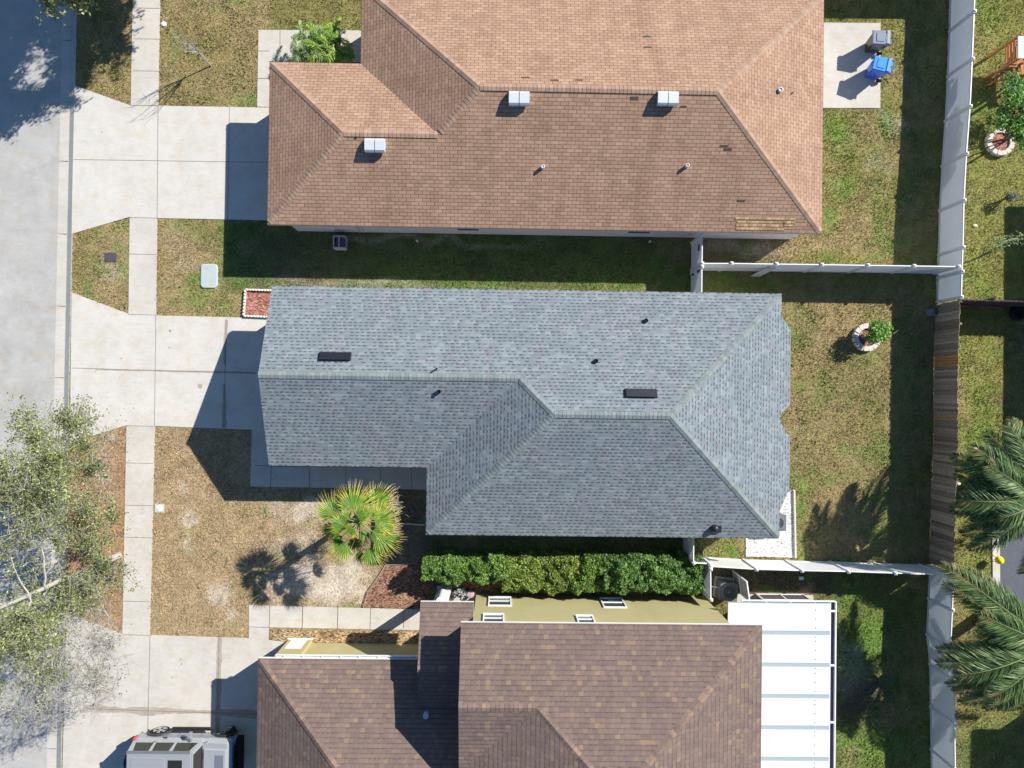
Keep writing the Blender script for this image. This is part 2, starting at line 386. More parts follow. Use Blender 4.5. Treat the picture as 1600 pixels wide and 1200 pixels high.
# sidewalks and driveways
Z = .03
slab('sidewalk', [(209, -60), (251.5, -60), (247.5, 165), (204.5, 165)], Z, m_conc2, kind='structure')
slab('sidewalk', [(203, 339), (246, 341), (244, 493), (201, 490.5)], Z, m_conc2, kind='structure')
slab('sidewalk', [(198, 664.5), (242, 665.5), (234.5, 992), (191.5, 990.5)], Z, m_conc2, kind='structure')
slab('driveway', [(117, 134), (204, 165), (247, 165.5), (455, 169), (455, 345), (247, 341), (203, 339), (112.4, 365.5), (113.3, 300)], Z, m_conc, kind='structure')
slab('driveway', [(112.3, 457), (201, 490.5), (244, 493), (455, 498), (455, 674), (242, 665.5), (198, 664.5), (109.5, 692)], Z, m_conc, kind='structure')
slab('driveway', [(104, 958), (191.5, 990.5), (234.5, 992), (389, 997), (462, 998.5), (455, 1330), (95, 1330)], Z, m_conc2, kind='structure')
slab('walkway', [(404, 47), (600, 48), (600, 98), (421, 96), (421, 168), (402, 167)], Z-.004, m_conc2, kind='structure')
slab('walkway', [(394, 671), (424, 672), (423, 729), (672, 731), (672, 765), (391, 760)], Z-.004, m_conc2, kind='structure')
slab('walkway', [(389, 945.5), (690, 953), (689, 985), (421, 980), (421, 997.5), (389, 997)], Z-.004, m_conc2, kind='structure')
slab('patio', [(1270, 35.5), (1375.5, 36.5), (1375, 169), (1270, 169)], Z, m_conc2, kind='structure')
slab('patio', [(1150, 928), (1270, 930), (1270, 1300), (1150, 1300)], Z, m_conc2, kind='structure')
def jl(a, b, w=.018, st=False):
    pa, pb = W(*a, 0), W(*b, 0)
    zj = Z+.0025+(.001 if abs(a[0]-b[0]) > 20 else 0); jn.beam((pa.x, pa.y, zj), (pb.x, pb.y, zj), w, .006)
stn = MB()
for y, s in ((-30, 0), (13, 0), (61, 0), (111, 0)): jl((208.5, y), (250, y+.6))
jl((204, 165), (247, 165.6)); jl((203, 340), (247, 341)); jl((202.5, 397), (245, 398))
jl((201, 491), (244.5, 492.5)); jl((198, 665), (242, 666)); jl((197, 723), (240, 724)); jl((196, 789), (239.5, 790)); jl((195, 839), (239, 840)); jl((193, 939), (236, 940)); jl((191.5, 991), (235, 992.5))
jl((247.5, 165), (246, 341)); jl((116, 249.5), (420, 254)); jl((359, 168), (356, 343))
jl((244, 493), (242, 665)); jl((113, 575), (420, 584)); jl((354, 497), (350, 671))
jl((235, 992), (230, 1200)); jl((343, 995), (338, 1200), .02); jl((102, 1106), (420, 1116), .02)
jl((404, 80), (421, 80)); jl((403, 123), (420, 123)); jl((438, 48), (438, 96)); jl((520, 48), (520, 96))
jl((398, 727), (424, 728)); jl((424, 728), (423, 761))
for x in (484, 540.5, 594.5, 643): jl((x, 728), (x, 764))
for x in (421.5, 473, 528, 579, 631): jl((x+.5, 946), (x-.5, 982), .02 if x not in (473, 528) else .03)
jl((389, 979), (421, 980))
# stained joints
def stain(a, b, w, n=26, mb=None):
    dz = .0015 if abs(a[0]-b[0]) > 20 else .003
    pa, pb = W(*a, 0), W(*b, 0); d = (pb-pa); L = d.length; d.normalize(); q = Vector((-d.y, d.x, 0))
    A = []; B = []
    n = int(L/.07); u1 = u2 = .8
    for i in range(n+1):
        t = i/n; c = pa+d*(L*t); u1 += random.gauss(0, .09)+(.8-u1)*.08; u2 += random.gauss(0, .09)+(.8-u2)*.08
        A.append(c+q*w*.5*max(.25, u1)); B.append(c-q*w*.5*max(.25, u2))
    for i in range(n):
        stn.up([(A[i].x, A[i].y, Z+dz), (A[i+1].x, A[i+1].y, Z+dz), (B[i+1].x, B[i+1].y, Z+dz), (B[i].x, B[i].y, Z+dz)])
stain((150, 577), (400, 583), .10); stain((354, 500), (352, 570), .16, 10); stain((351, 600), (350, 668), .22, 10)
stain((130, 1106.5), (410, 1116), .36, 50); stain((343.5, 996), (340, 1170), .30, 30)
def spot(px, py, r):
    c = W(px, py, 0); P = [(c.x+r*random.uniform(.75, 1.15)*math.cos(k*.5236), c.y+r*random.uniform(.75, 1.15)*math.sin(k*.5236), Z+.0042) for k in range(12)]; stn.up(P)
for q in ((266, 517, .07), (265, 543, .05), (313, 603, .13), (283, 1030, .06), (284, 1037, .05), (270, 1058, .05), (176, 330, .03), (222, 322, .03), (160, 207, .04), (190, 560, .04), (290, 640, .03), (330, 545, .03), (150, 1060, .05)): spot(*q)
jn.build('pavement_joint', m_joint, None, origin=(-15, 0, 0))['kind'] = 'structure'
stn.build('pavement_stain', m_stain, None, origin=(-15, 0, 0))['kind'] = 'structure'
# beds
def bed(name, pix, mat, z=.045):
    return slab(name, pix, z, mat, .08, 'structure')
bed('mulch_bed', [(565, 948), (572, 925), (590, 900), (602, 882), (650, 880), (672, 868), (672, 951)], m_mulch)
bed('mulch_bed', [(421.5, 983), (690, 988), (690, 1006), (450, 1003), (421, 999)], m_mulch2)
bed('mulch_bed', [(383, 455), (450, 457), (450, 495), (381.5, 494)], m_redmulch)
bed('gravel_bed', [(1165, 800), (1239, 765), (1240, 871), (1165, 869)], m_gravel)
bed('mulch_bed', [(655, 868), (1098, 872), (1098, 925), (655, 920)], m_mulch, .02)
# ---------------------------------------------------------------- painted lawn
def vnoise(x, y, sc, seed):
    r = np.random.default_rng(seed).random((256, 256))
    xs = x/sc+1000; ys = y/sc+1000; xi = np.floor(xs).astype(int); yi = np.floor(ys).astype(int)
    fx = xs-xi; fy = ys-yi; fx = fx*fx*(3-2*fx); fy = fy*fy*(3-2*fy)
    g = lambda a, b: r[a % 256, b % 256]
    return (g(xi, yi)*(1-fx)+g(xi+1, yi)*fx)*(1-fy)+(g(xi, yi+1)*(1-fx)+g(xi+1, yi+1)*fx)*fy
GR = (.135, .165, .045); OL = (.20, .18, .066); YG = (.215, .22, .062); TN = (.29, .225, .115); BR = (.335, .25, .15); RB = (.33, .21, .12)
SD = (.50, .45, .38); DI = (.13, .10, .075); DG = (.12, .15, .05)
BG = (.12, .25, .04)
ZONES = [   # (px rect), colour, soft px, strength
    ((60, -400, 206, 170), TN, 6, .85), ((206, -400, 425, 170), OL, 6, 1), ((206, -400, 425, 170), TN, 6, .7),
    ((60, 335, 206, 495), TN, 6, .95), ((244, 338, 430, 500), TN, 8, .9),
    ((60, 660, 200, 1000), RB, 6, 1), ((232, 663, 670, 1000), BR, 8, 1),
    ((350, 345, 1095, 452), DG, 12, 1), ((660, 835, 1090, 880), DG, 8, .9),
    ((1215, 455, 1470, 880), TN, 10, .5), ((1280, -300, 1490, 430), YG, 10, .35),
    ((1500, -300, 1900, 470), YG, 8, .8), ((1485, 470, 1562, 900), YG, 8, .75),
    ((1300, 890, 1460, 1500), GR, 10, .7), ((1110, 890, 1310, 935), DI, 8, .8), ((1090, 368, 1240, 412), DI, 10, .6)]
BLOBS = [   # px, py, rx, ry, colour, strength
    (284, 766, 9, 8, SD, .35), (291, 806, 8, 16, SD, .45), (295, 853, 9, 16, SD, .35), (283, 700, 14, 9, SD, .2), (345, 930, 20, 24, SD, .5), (368, 968, 12, 14, SD, .4),
    (480, 800, 50, 18, SD, .6), (462, 850, 40, 22, SD, .35), (520, 910, 60, 34, SD, .85), (450, 915, 50, 25, SD, .4), (640, 930, 20, 16, SD, .1), (385, 705, 14, 20, SD, .5), (545, 770, 90, 9, DI, .5),
    (600, 860, 50, 20, DI, .5), (350, 760, 14, 12, DI, .3), (420, 770, 60, 12, BR, .3),
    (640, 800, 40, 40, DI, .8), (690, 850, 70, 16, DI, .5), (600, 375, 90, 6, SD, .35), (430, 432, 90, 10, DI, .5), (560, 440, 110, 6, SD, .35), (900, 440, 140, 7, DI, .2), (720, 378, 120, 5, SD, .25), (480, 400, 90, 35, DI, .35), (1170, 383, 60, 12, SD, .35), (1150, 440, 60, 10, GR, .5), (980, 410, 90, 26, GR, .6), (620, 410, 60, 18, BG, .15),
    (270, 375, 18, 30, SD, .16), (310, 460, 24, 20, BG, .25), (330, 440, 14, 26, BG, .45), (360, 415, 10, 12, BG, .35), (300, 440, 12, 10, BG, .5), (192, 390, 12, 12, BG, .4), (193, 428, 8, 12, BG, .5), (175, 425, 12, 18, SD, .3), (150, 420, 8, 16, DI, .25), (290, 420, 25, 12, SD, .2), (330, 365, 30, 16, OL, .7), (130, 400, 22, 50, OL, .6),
    (140, 140, 10, 30, OL, .6), (175, 105, 20, 18, OL, .7), (190, 40, 12, 20, BR, .5), (265, 120, 16, 40, BR, .2), (275, 70, 14, 16, BG, .2), (380, 155, 22, 10, BG, .35), (310, 70, 60, 50, OL, .2), (270, 15, 20, 12, BR, .4), (400, 12, 18, 30, BR, .3),
    (1305, 215, 26, 30, BG, .6), (1318, 295, 30, 18, BG, .6), (1290, 350, 20, 14, BG, .5), (1380, 210, 14, 40, BG, .3), (1350, 200, 20, 30, TN, .4), (1400, 190, 22, 12, SD, .35), (1375, 250, 20, 16, SD, .2), (1340, 370, 60, 30, TN, .6), (1270, 385, 60, 16, TN, .8), (1395, 90, 16, 60, YG, .5), (1380, 20, 60, 8, YG, .4), (1380, 395, 18, 10, BG, .3),
    (1252, 760, 8, 9, BG, .5), (1253, 795, 8, 9, BG, .6), (1318, 866, 10, 8, BG, .6), (1335, 708, 16, 14, BG, .35), (1350, 820, 18, 12, BG, .35), (1345, 565, 20, 16, BG, .3), (1320, 560, 24, 16, OL, .6), (1290, 500, 50, 26, TN, .5), (1370, 500, 22, 30, YG, .4), (1270, 650, 40, 40, TN, .4), (1245, 605, 14, 10, BG, .3), (1360, 650, 20, 60, OL, .6),
    (1230, 655, 14, 30, BR, .3), (1135, 858, 24, 12, BG, .6), (1155, 866, 8, 6, BG, .8),
    (1350, 1170, 60, 26, BG, .45), (1355, 1000, 30, 20, BG, .6), (1320, 940, 24, 24, BG, .3), (1320, 1040, 20, 36, SD, .45), (1350, 1080, 36, 36, DI, .8), (1325, 1110, 20, 20, DI, .8), (1255, 922, 16, 5, BR, .8), (1215, 918, 14, 4, BG, .8), (1140, 912, 26, 18, DI, .6),
    (1330, 1185, 14, 10, BR, .5), (1230, 905, 60, 10, DI, .6), (1520, 430, 20, 30, BG, .2), (1540, 310, 30, 26, TN, .2), (1530, 600, 14, 30, BG, .2), (1506, 640, 12, 40, TN, .3), (1520, 180, 18, 60, DG, .4), (1530, 690, 20, 20, BG, .3),
    (1505, 945, 24, 30, YG, .6), (1540, 1010, 50, 26, DI, .8), (1540, 1080, 60, 20, DI, .8), (1540, 1180, 60, 40, DG, .9), (1520, 780, 20, 20, YG, .4), (1508, 780, 8, 14, DI, .8)]
def lawncol(x, y):
    """albedo of the turf at world x, y (arrays)"""
    # invert to ground px (approx. via exact projection at z=0)
    qi = Q.inverted().to_matrix(); A = np.array(qi)
    P = np.stack([x, y, np.full_like(x, -H)], 1) @ A.T
    px = 800+F*P[:, 0]/-P[:, 2]; py = 600-F*P[:, 1]/-P[:, 2]
    w1 = (vnoise(x, y, .9, 3)-.5)*26; w2 = (vnoise(x, y, .9, 4)-.5)*26
    c = np.tile(np.array(OL), (len(x), 1))
    sm = lambda t: np.clip(t, 0, 1)
    for (x0, y0, x1, y1), col, soft, st in ZONES:
        d = np.minimum(np.minimum(px-x0, x1-px), np.minimum(py-y0, y1-py))
        f = sm(d/soft+.5)*st; c = c*(1-f[:, None])+np.array(col)*f[:, None]
    for bx, by, rx, ry, col, st in BLOBS:
        r = np.sqrt(((px+w1-bx)/rx)**2+((py+w2-by)/ry)**2); f = sm(1.6-1.1*r)*st
        c = c*(1-f[:, None])+np.array(col)*f[:, None]
    green = sm((vnoise(x, y, 1.3, 5)+.6*vnoise(x, y, .45, 6)-.86)*3)*.38
    brown = sm((vnoise(x, y, 1.7, 7)+.6*vnoise(x, y, .5, 8)-.88)*3)*.40
    dry = c[:, 0] > c[:, 1]*1.31
    gcol = np.where(dry[:, None], np.array(OL)*1.1, np.array(BG)*.8)
    green = np.where(dry, green*.45, green)*(c.min(1) < .20)
    c = c*(1-green[:, None])+gcol*green[:, None]
    c = c*(1-brown[:, None])+np.array((.30, .22, .12))*brown[:, None]
    k = .82+.36*vnoise(x, y, .22, 9)
    return c*k[:, None], px, py
def axis(lo, hi, step, far):
    a = [lo-far, lo-60, lo-20, lo-6]+list(np.arange(lo, hi+step, step))+[hi+8, hi+22, hi+60, hi+far]
    return np.array([t for t in a])
xs = np.concatenate([np.arange(kx-.001, 30, .16), [34, 45, 80, 160]]); ys = np.concatenate([[-160, -80, -40, -26], np.arange(-22, 22, .16), [26, 40, 80, 160]])
nx, ny = len(xs), len(ys); XX, YY = np.meshgrid(xs, ys)
VV = np.stack([XX.ravel(), YY.ravel(), np.zeros(nx*ny)], 1)
VV[:, 2] += (vnoise(VV[:, 0], VV[:, 1], .6, 21)-.5)*.02
me = bpy.data.meshes.new('lawn'); ii = (np.arange(ny-1)[:, None]*nx+np.arange(nx-1)[None, :]).ravel()
FF = np.stack([ii, ii+1, ii+nx+1, ii+nx], 1).astype(np.int32)
me.vertices.add(len(VV)); me.vertices.foreach_set('co', VV.astype(np.float32).ravel())
me.loops.add(FF.size); me.loops.foreach_set('vertex_index', FF.ravel()); me.polygons.add(len(FF))
me.polygons.foreach_set('loop_start', np.arange(0, FF.size, 4, dtype=np.int32)); me.polygons.foreach_set('loop_total', np.full(len(FF), 4, dtype=np.int32))
me.polygons.foreach_set('use_smooth', np.ones(len(FF), dtype=bool)); me.update(calc_edges=True)
cc, _, _ = lawncol(VV[:, 0].copy(), VV[:, 1].copy()); cc[(VV[:, 0] > 29.5) | (np.abs(VV[:, 1]) > 21.7)] = np.array(OL)*.8; ca = me.color_attributes.new('Col', 'FLOAT_COLOR', 'POINT')
ca.data.foreach_set('color', np.hstack([cc*1.05, np.ones((len(cc), 1))]).astype(np.float32).ravel())
me.materials.append(m_lawn); lo = bpy.data.objects.new('lawn', me); COL.objects.link(lo); lo['kind'] = 'structure'
# ================================================================ roofs and houses
def capline(mb, a, b, w=.30, step=.17, lift=.012):
    """ridge caps: a chain of overlapping bent shingles from low point a to high point b"""
    a = Vector(a); b = Vector(b); d = b-a; L = d.length; d.normalize(); a = a+d*.14 if d.z > .1 else a; L = (b-a).length; n = max(2, int(L/step)); side = d.cross(Vector((0, 0, 1))).normalized()
    nrm = side.cross(d).normalized()
    if nrm.z < 0: nrm = -nrm
    for i in range(n):
        p = a+d*(L*i/n); q = a+d*(L*(i+1)/n+step*.25)
        if i == n-1: q = b
        e0 = lift+.012; e1 = lift; dr = w*.5*.33
        P = [p+nrm*e0-side*w/2-Vector((0, 0, dr)), p+nrm*e0, p+nrm*e0+side*w/2-Vector((0, 0, dr))]
        R = [q+nrm*e1-side*w/2-Vector((0, 0, dr)), q+nrm*e1, q+nrm*e1+side*w/2-Vector((0, 0, dr))]
        base = len(mb.v); dn = Vector((0, 0, -.012))
        mb.v += [tuple(t) for t in P+R+[P[0]+dn, P[1]+dn, P[2]+dn]]
        for f in ((0, 1, 4, 3), (1, 2, 5, 4), (6, 7, 1, 0), (7, 8, 2, 1)):
            mb.f.append(tuple(base+k for k in f)); mb.mi.append(0); mb.uv.append(None); mb.c.append(None)
class Roof:
    def __init__(s, ze, pitch): s.ze = ze; s.p = pitch; s.mb = MB()
    def z(s, side, e, pt):
        d = {'N': e-pt[1], 'S': pt[1]-e, 'W': pt[0]-e, 'E': e-pt[0]}[side]; return s.ze+s.p*d, d
    def face(s, side, e, pts):
        P = []; U = []; k = math.sqrt(1+s.p**2)
        for q in pts:
            z, d = s.z(side, e, q); P.append((q[0], q[1], z)); U.append((q[0] if side in 'NS' else q[1], d*k+1000*.155))
        s.mb.up(P, 0, U)
    def edge(s, pts3, drop=.17):
        """fascia along a chain of top points"""
        for a, b in zip(pts3, pts3[1:]):
            za = min(a[2], s.ze)-drop; zb = min(b[2], s.ze)-drop
            s.mb.poly([(a[0], a[1], za), (b[0], b[1], zb), b, a], 1)
            s.mb.poly([a, b, (b[0], b[1], zb), (a[0], a[1], za)][:0] or [(a[0], a[1], za), a, b, (b[0], b[1], zb)], 1) if False else None
def lhouse_roof(parent, W1, W2, E, sh, wing, main, ze, pitch, gable, mats, capm, ext=None, name='roof', wall_gable=None):
    """L-shaped roof. sh = shared eave y; wing = other eave y of the west wing; main = other eave y of the main block."""
    R = Roof(ze, pitch); sg = 1 if sh > wing else -1
    A, B = ('N', 'S') if sg > 0 else ('S', 'N')
    h1 = abs(sh-wing)/2; h2 = abs(sh-main)/2; v1 = (sh+wing)/2; v2 = (sh+main)/2; z1 = ze+pitch*h1; z2 = ze+pitch*h2
    g = 0 if gable else h1
    R.face(A, sh, [(W1, sh), (E, sh), (E-h2, v2), (W2+h2, v2), (W2+h1, v1), (W1+g, v1)])
    R.face(B, wing, [(W1, wing), (W1+g, v1), (W2+h1, v1), (W2, wing)])
    if not gable: R.face('W', W1, [(W1, sh), (W1, wing), (W1+h1, v1)])
    R.face('W', W2, [(W2, wing), (W2+h1, v1), (W2+h2, v2), (W2, main)])
    R.face(B, main, [(W2, main), (W2+h2, v2), (E-h2, v2), (E, main)])
    ee = [(E, main)]+(ext or [])+[(E, sh)]
    R.face('E', E, ee+[(E-h2, v2)])
    T = lambda x, y, z=ze: (x, y, z)
    ring = [T(W1, sh), T(W1, wing), T(W2, wing), T(W2, main)]+[(x, y, ze-pitch*(x-E)) for x, y in ee]+[T(W1, sh)]
    for a, b in zip(ring, ring[1:]):
        R.mb.poly([(a[0], a[1], a[2]-.17), (b[0], b[1], b[2]-.17), b, a], 1)
    if gable: R.mb.poly([T(W1, sh), T(W1, wing), (W1, v1, z1)], 1)
    R.mb.poly([(a[0], a[1], a[2]-.17) for a in ring[:-1]][::-1], 1)
    ro = R.mb.build(name, mats, parent)
    c = MB(); capline(c, (W1+g, v1, z1), (W2+h1, v1, z1)); capline(c, (W2+h2, v2, z2), (E-h2, v2, z2))
    capline(c, (W2+h1, v1, z1), (W2+h2, v2, z2)); capline(c, (W2, main, ze), (W2+h2, v2, z2)); capline(c, (E, main, ze), (E-h2, v2, z2)); capline(c, (E, sh, ze), (E-h2, v2, z2))
    if not gable:
        capline(c, (W1, sh, ze), (W1+h1, v1, z1)); capline(c, (W1, wing, ze), (W1+h1, v1, z1))
    c.build('ridge_cap', capm, ro)
    def rz(x, y):
        pl = {'N': lambda e: e-y, 'S': lambda e: y-e}
        wz = min(pl[A](sh), pl[B](wing), (99 if gable else x-W1), 99); mz = min(pl[A](sh), pl[B](main), x-W2, E-x)
        return ze+pitch*max(wz, mz)
    return ro, rz
def onroof(rz, px, py):
    z = 4.0
    for _ in range(12): p = W(px, py, z); z = rz(p.x, p.y)
    return W(px, py, z)
def walls(parent, poly, z0, z1, mat, name='wall'):
    mb = MB(); n = len(poly)
    for i in range(n):
        a, b = poly[i], poly[(i+1) % n]; mb.poly([(a[0], a[1], z0), (b[0], b[1], z0), (b[0], b[1], z1), (a[0], a[1], z1)])
    EXCL.append(list(poly)); return mb.build(name, mat, parent)
EZ = 2.5; PT = .40
# ---- brown house (north)
a = W(418, 353, EZ); b = W(1281, 363, EZ); sS = (a.y+b.y)/2
w1 = (a.x+W(421, 97, EZ).x)/2; wN = (W(421, 97, EZ).y+W(560, 98.5, EZ).y)/2; w2 = W(564, 60, EZ).x; eE = (W(1291, 0, EZ).x+b.x)/2
zr = 4.75; vr = (W(742, 137, zr).y+W(1112, 137, zr).y)/2; mN = 2*vr-sS
print('brown', w1, w2, eE, 'S', sS, 'wingN', wN, 'mainN', mN, 'h1', (wN-sS)/2, 'h2', (mN-sS)/2)
hA = thing('brown_house', 'single storey house with tan brown hip roof and three metal box vents', 'house', (w1+8, sS+4, 0))
roA, rzA = lhouse_roof(hA, w1, w2, eE, sS, wN, mN, EZ, PT, False, [m_brown, m_fascbr], m_browncap)
walls(hA, [(w1+.65, sS+.28), (eE-.42, sS+.28), (eE-.42, mN-.4), (w2+.5, mN-.4), (w2+.5, wN-.4), (w1+.65, wN-.4)], 0, EZ-.17, m_stlav)
print('check brown hip px', toPX((w1+(wN-sS)/2, (wN+sS)/2, EZ+PT*(wN-sS)/2)), 'want 530,212', toPX((w2+(wN-sS)/2, (wN+sS)/2, EZ+PT*(wN-sS)/2)), 'want 683,212', toPX((w2+(mN-sS)/2, vr, EZ+PT*(mN-sS)/2)), 'want 742,137', toPX((eE-(mN-sS)/2, vr, EZ+PT*(mN-sS)/2)), 'want 1112,137')
# ---- grey house (centre)
gN = (W(425, 447, EZ).y+W(1222, 458, EZ).y)/2; gS1 = (W(420, 728, EZ).y+W(667, 730, EZ).y)/2; gS2 = (W(665, 832, EZ).y+W(1217, 845, EZ).y)/2
g1 = (W(425, 447, EZ).x+W(420, 728, EZ).x)/2; g2 = (W(665, 832, EZ).x+W(667, 730, EZ).x)/2; gE = (W(1222.5, 460, EZ).x+W(1217, 845, EZ).x)/2
hB = thing('grey_house', 'single storey house under a pale blue grey shingle roof, between two brown roofed houses', 'house', ((g1+gE)/2, (gN+gS2)/2, 0))
def bay(py0, py1, py2, py3):
    X = gE+.50; return [(gE, W(1222, py0, EZ).y), (X, W(1238, py1, EZ-.2).y), (X, W(1238, py2, EZ-.2).y), (gE, W(1222, py3, EZ).y)]
ext = bay(798, 764, 684, 660)+bay(648, 632, 516, 494)
roB, rzB = lhouse_roof(hB, g1, g2, gE, gN, gS1, gS2, EZ, PT, True, [m_grey, m_fascia], m_greycap, ext)
walls(hB, [(g1+.5, gN-.45), (g1+.5, gS1+.45), (g2+.45, gS1+.45), (g2+.45, gS2+.45), (gE-.45, gS2+.45), (gE-.45, gN-.45)], 0, EZ-.17, m_stgr)
h1 = (gN-gS1)/2; h2 = (gN-gS2)/2
print('check grey', toPX((g1, (gN+gS1)/2, EZ+PT*h1)), 'want 400,583', toPX((g2+h1, (gN+gS1)/2, EZ+PT*h1)), '805,597', toPX((g2+h2, (gN+gS2)/2, EZ+PT*h2)), '860,650', toPX((gE-h2, (gN+gS2)/2, EZ+PT*h2)), '1035,650')
# ---- umber two storey house (south)
CZ = 5.3; CP = .30
cN = (W(722, 967, CZ).y+W(1190, 982, CZ).y)/2; c1 = W(720, 985, CZ).x; cE = W(1190, 1090, CZ).x
zr = 6.25; cr = (W(716, 1105, zr).y+W(833, 1108, zr).y)/2; cS1 = 2*cr-cN; c2 = c1+.05; cS2 = cN-2*min(7, (cE-c2)/2-.25)
hC = thing('two_storey_house', 'two storey house with umber shingles, olive yellow walls and white patio roof', 'house', ((c1+cE)/2, cr, 0))
print('C', c1, cE, cN, cS1, 'ridge end', toPX((c2+(cN-cS1)/2, cr, CZ+CP*(cN-cS1)/2)), 'want 833,1110')
roC, rzC = lhouse_roof(hC, c1, c2, cE, cN, cS1, cS2, CZ, CP, True, [m_purp, m_white], m_purpcap, name='main_roof')
cw = c1+.43; cWall = cN-.35
walls(hC, [(cw, cWall), (cw, cS2+.5), (cE-.9, cS2+.5), (cE-.9, cWall)], 0, CZ-.17, m_styel)
# garage wing
QZ = 2.7; QP = .45
qW = (W(404, 1028, QZ).x+W(400, 1200, QZ).x)/2; qN = (W(404, 1028, QZ).y+W(655, 1031, QZ).y)/2; qh = 4.2
R = Roof(QZ, QP); qS = qN-2*qh; qE = cw
R.face('N', qN, [(qW, qN), (qE, qN), (qE, qN-qh), (qW+qh, qN-qh)]); R.face('S', qS, [(qW, qS), (qW+qh, qN-qh), (qE, qN-qh), (qE, qS)]); R.face('W', qW, [(qW, qN), (qW, qS), (qW+qh, qN-qh)])
rg = [(qW, qN), (qW, qS), (qE, qS), (qE, qN)]
for p, q in zip(rg, rg[1:]+rg[:1]): R.mb.poly([(p[0], p[1], QZ-.17), (q[0], q[1], QZ-.17), (q[0], q[1], QZ), (p[0], p[1], QZ)], 1)
R.mb.poly([(p[0], p[1], QZ-.17) for p in rg][::-1], 1)
roG = R.mb.build('garage_roof', [m_purp, m_white], hC); c = MB()
capline(c, (qW, qN, QZ), (qW+qh, qN-qh, QZ+QP*qh)); capline(c, (qW, qS, QZ), (qW+qh, qN-qh, QZ+QP*qh)); capline(c, (qW+qh, qN-qh, QZ+QP*qh), (qE, qN-qh, QZ+QP*qh)); c.build('ridge_cap', m_purpcap, roG)
walls(hC, [(qW+.62, qN-.25), (qW+.62, qS+.3), (qE, qS+.3), (qE, qN-.25)], 0, QZ-.172, m_styel, 'garage_wall')
rzG = lambda x, y: QZ+QP*min(qN-y, x-qW, y-qS)
# porch roof
OZ = 3.35; OP = .30
oW = W(657, 940, OZ).x; oN = W(700, 940.5, OZ).y; oR = W(655, 1045, 4.1).y; oE = cw; oS = oR-1.85
zR = OZ+OP*(oN-oR)
R = Roof(OZ, OP); R.face('N', oN, [(oW, oN), (oE, oN), (oE, oR), (oW, oR)]); R2S = oR-(oN-oR)
R.face('S', R2S, [(oW, oR), (oE, oR), (oE, oS), (oW, oS)])
zs = OZ+OP*(oS-R2S)
for p, q in (((oW, oN, OZ), (oW, oR, zR)), ((oW, oR, zR), (oW, oS, zs)), ((oW, oS, zs), (oE, oS, zs)), ((oE, oN, OZ), (oW, oN, OZ))):
    R.mb.poly([(p[0], p[1], p[2]-.17), (q[0], q[1], q[2]-.17), q, p], 1)
R.mb.poly([(oW, oN, OZ-.17), (oE, oN, OZ-.17), (oE, oR, zR-.17), (oW, oR, zR-.17)], 1); R.mb.poly([(oW, oR, zR-.17), (oE, oR, zR-.17), (oE, oS, zs-.17), (oW, oS, zs-.17)], 1)
roP = R.mb.build('porch_roof', [m_purp, m_white], hC); c = MB(); capline(c, (oW, oR, zR), (oE, oR, zR)); c.build('ridge_cap', m_purpcap, roP)
pc = MB(); p = W(696, 917, 0); pc.box(p.x-.34, p.x+.28, p.y-.16, p.y, 0, OZ-.18); pc.lathe((p.x-.03, p.y-.02, 0), [(.20, 0), (.20, 2.3)], 16); pc.box(p.x-.38, p.x+.32, p.y-.22, p.y+.06, 0, .14); pc.build('porch_pier', m_white, hC)
pf = MB(); q = W(692, 985, 0); pf.box(p.x-.4, cw, q.y, p.y-.2, 0, .06); pf.build('porch_floor', m_conc2, hC)
# pilaster with white panel + gutter
p = W(452, 1000, 0); yw = qN-.25
pl = MB(); x0 = qW+.62; pl.box(x0-.08, x0+1.02, yw+.001, yw+.16, 0, QZ-.19); pls = pl.build('pilaster', m_styel, hC)
pl = MB(); pl.box(x0+.08, x0+.80, yw+.162, yw+.185, .10, 1.25); pl.box(x0-.14, x0+1.06, yw+.163, yw+.215, 0, .09); pl.build('panel', m_white, pls)
gm = MB(); gx0 = x0+.1; gx1 = oW+.2
gm.box(gx0, gx1, qN+.003, qN+.02, QZ-.14, QZ-.01); gm.box(gx0, gx1, qN+.12, qN+.135, QZ-.14, QZ-.01); gm.box(gx0, gx1, qN+.02, qN+.12, QZ-.14, QZ-.12)
for t in range(8):
    xx = gx0+(gx1-gx0)*(t+.5)/8; gm.box(xx-.02, xx+.02, qN+.02, qN+.12, QZ-.03, QZ-.012)
gm.build('gutter_trough', m_white, hC)
# windows on the north wall
def nwin(px0, px1, z0, z1, yw, par):
    k0 = W(px0, 940, (z0+z1)/2).x; k1 = W(px1, 940, (z0+z1)/2).x; f = MB(); t = .06; y = yw
    f.box(k0-t, k1+t, y+.002, y+.06, z1, z1+t); f.box(k0-t, k1+t, y+.002, y+.09, z0-t, z0); f.box(k0-t, k0, y+.002, y+.06, z0, z1); f.box(k1, k1+t, y+.002, y+.06, z0, z1)
    zm = z0+.42*(z1-z0); f.box(k0, k1, y+.002, y+.05, zm-.04, zm+.04)
    w = f.build('window', m_white, par); gl = MB(); gl.box(k0, k1, y+.004, y+.02, z0, zm-.04); gl.box(k0, k1, y+.004, y+.02, zm+.04, z1); gl.build('pane', m_glass, w)
for a_, b_, z0, z1 in ((765, 797, .75, 1.9), (942, 974, .75, 2.0), (757, 786, 3.25, 4.35), (904, 927, 3.35, 4.3)): nwin(a_, b_, z0, z1, cWall, hC)
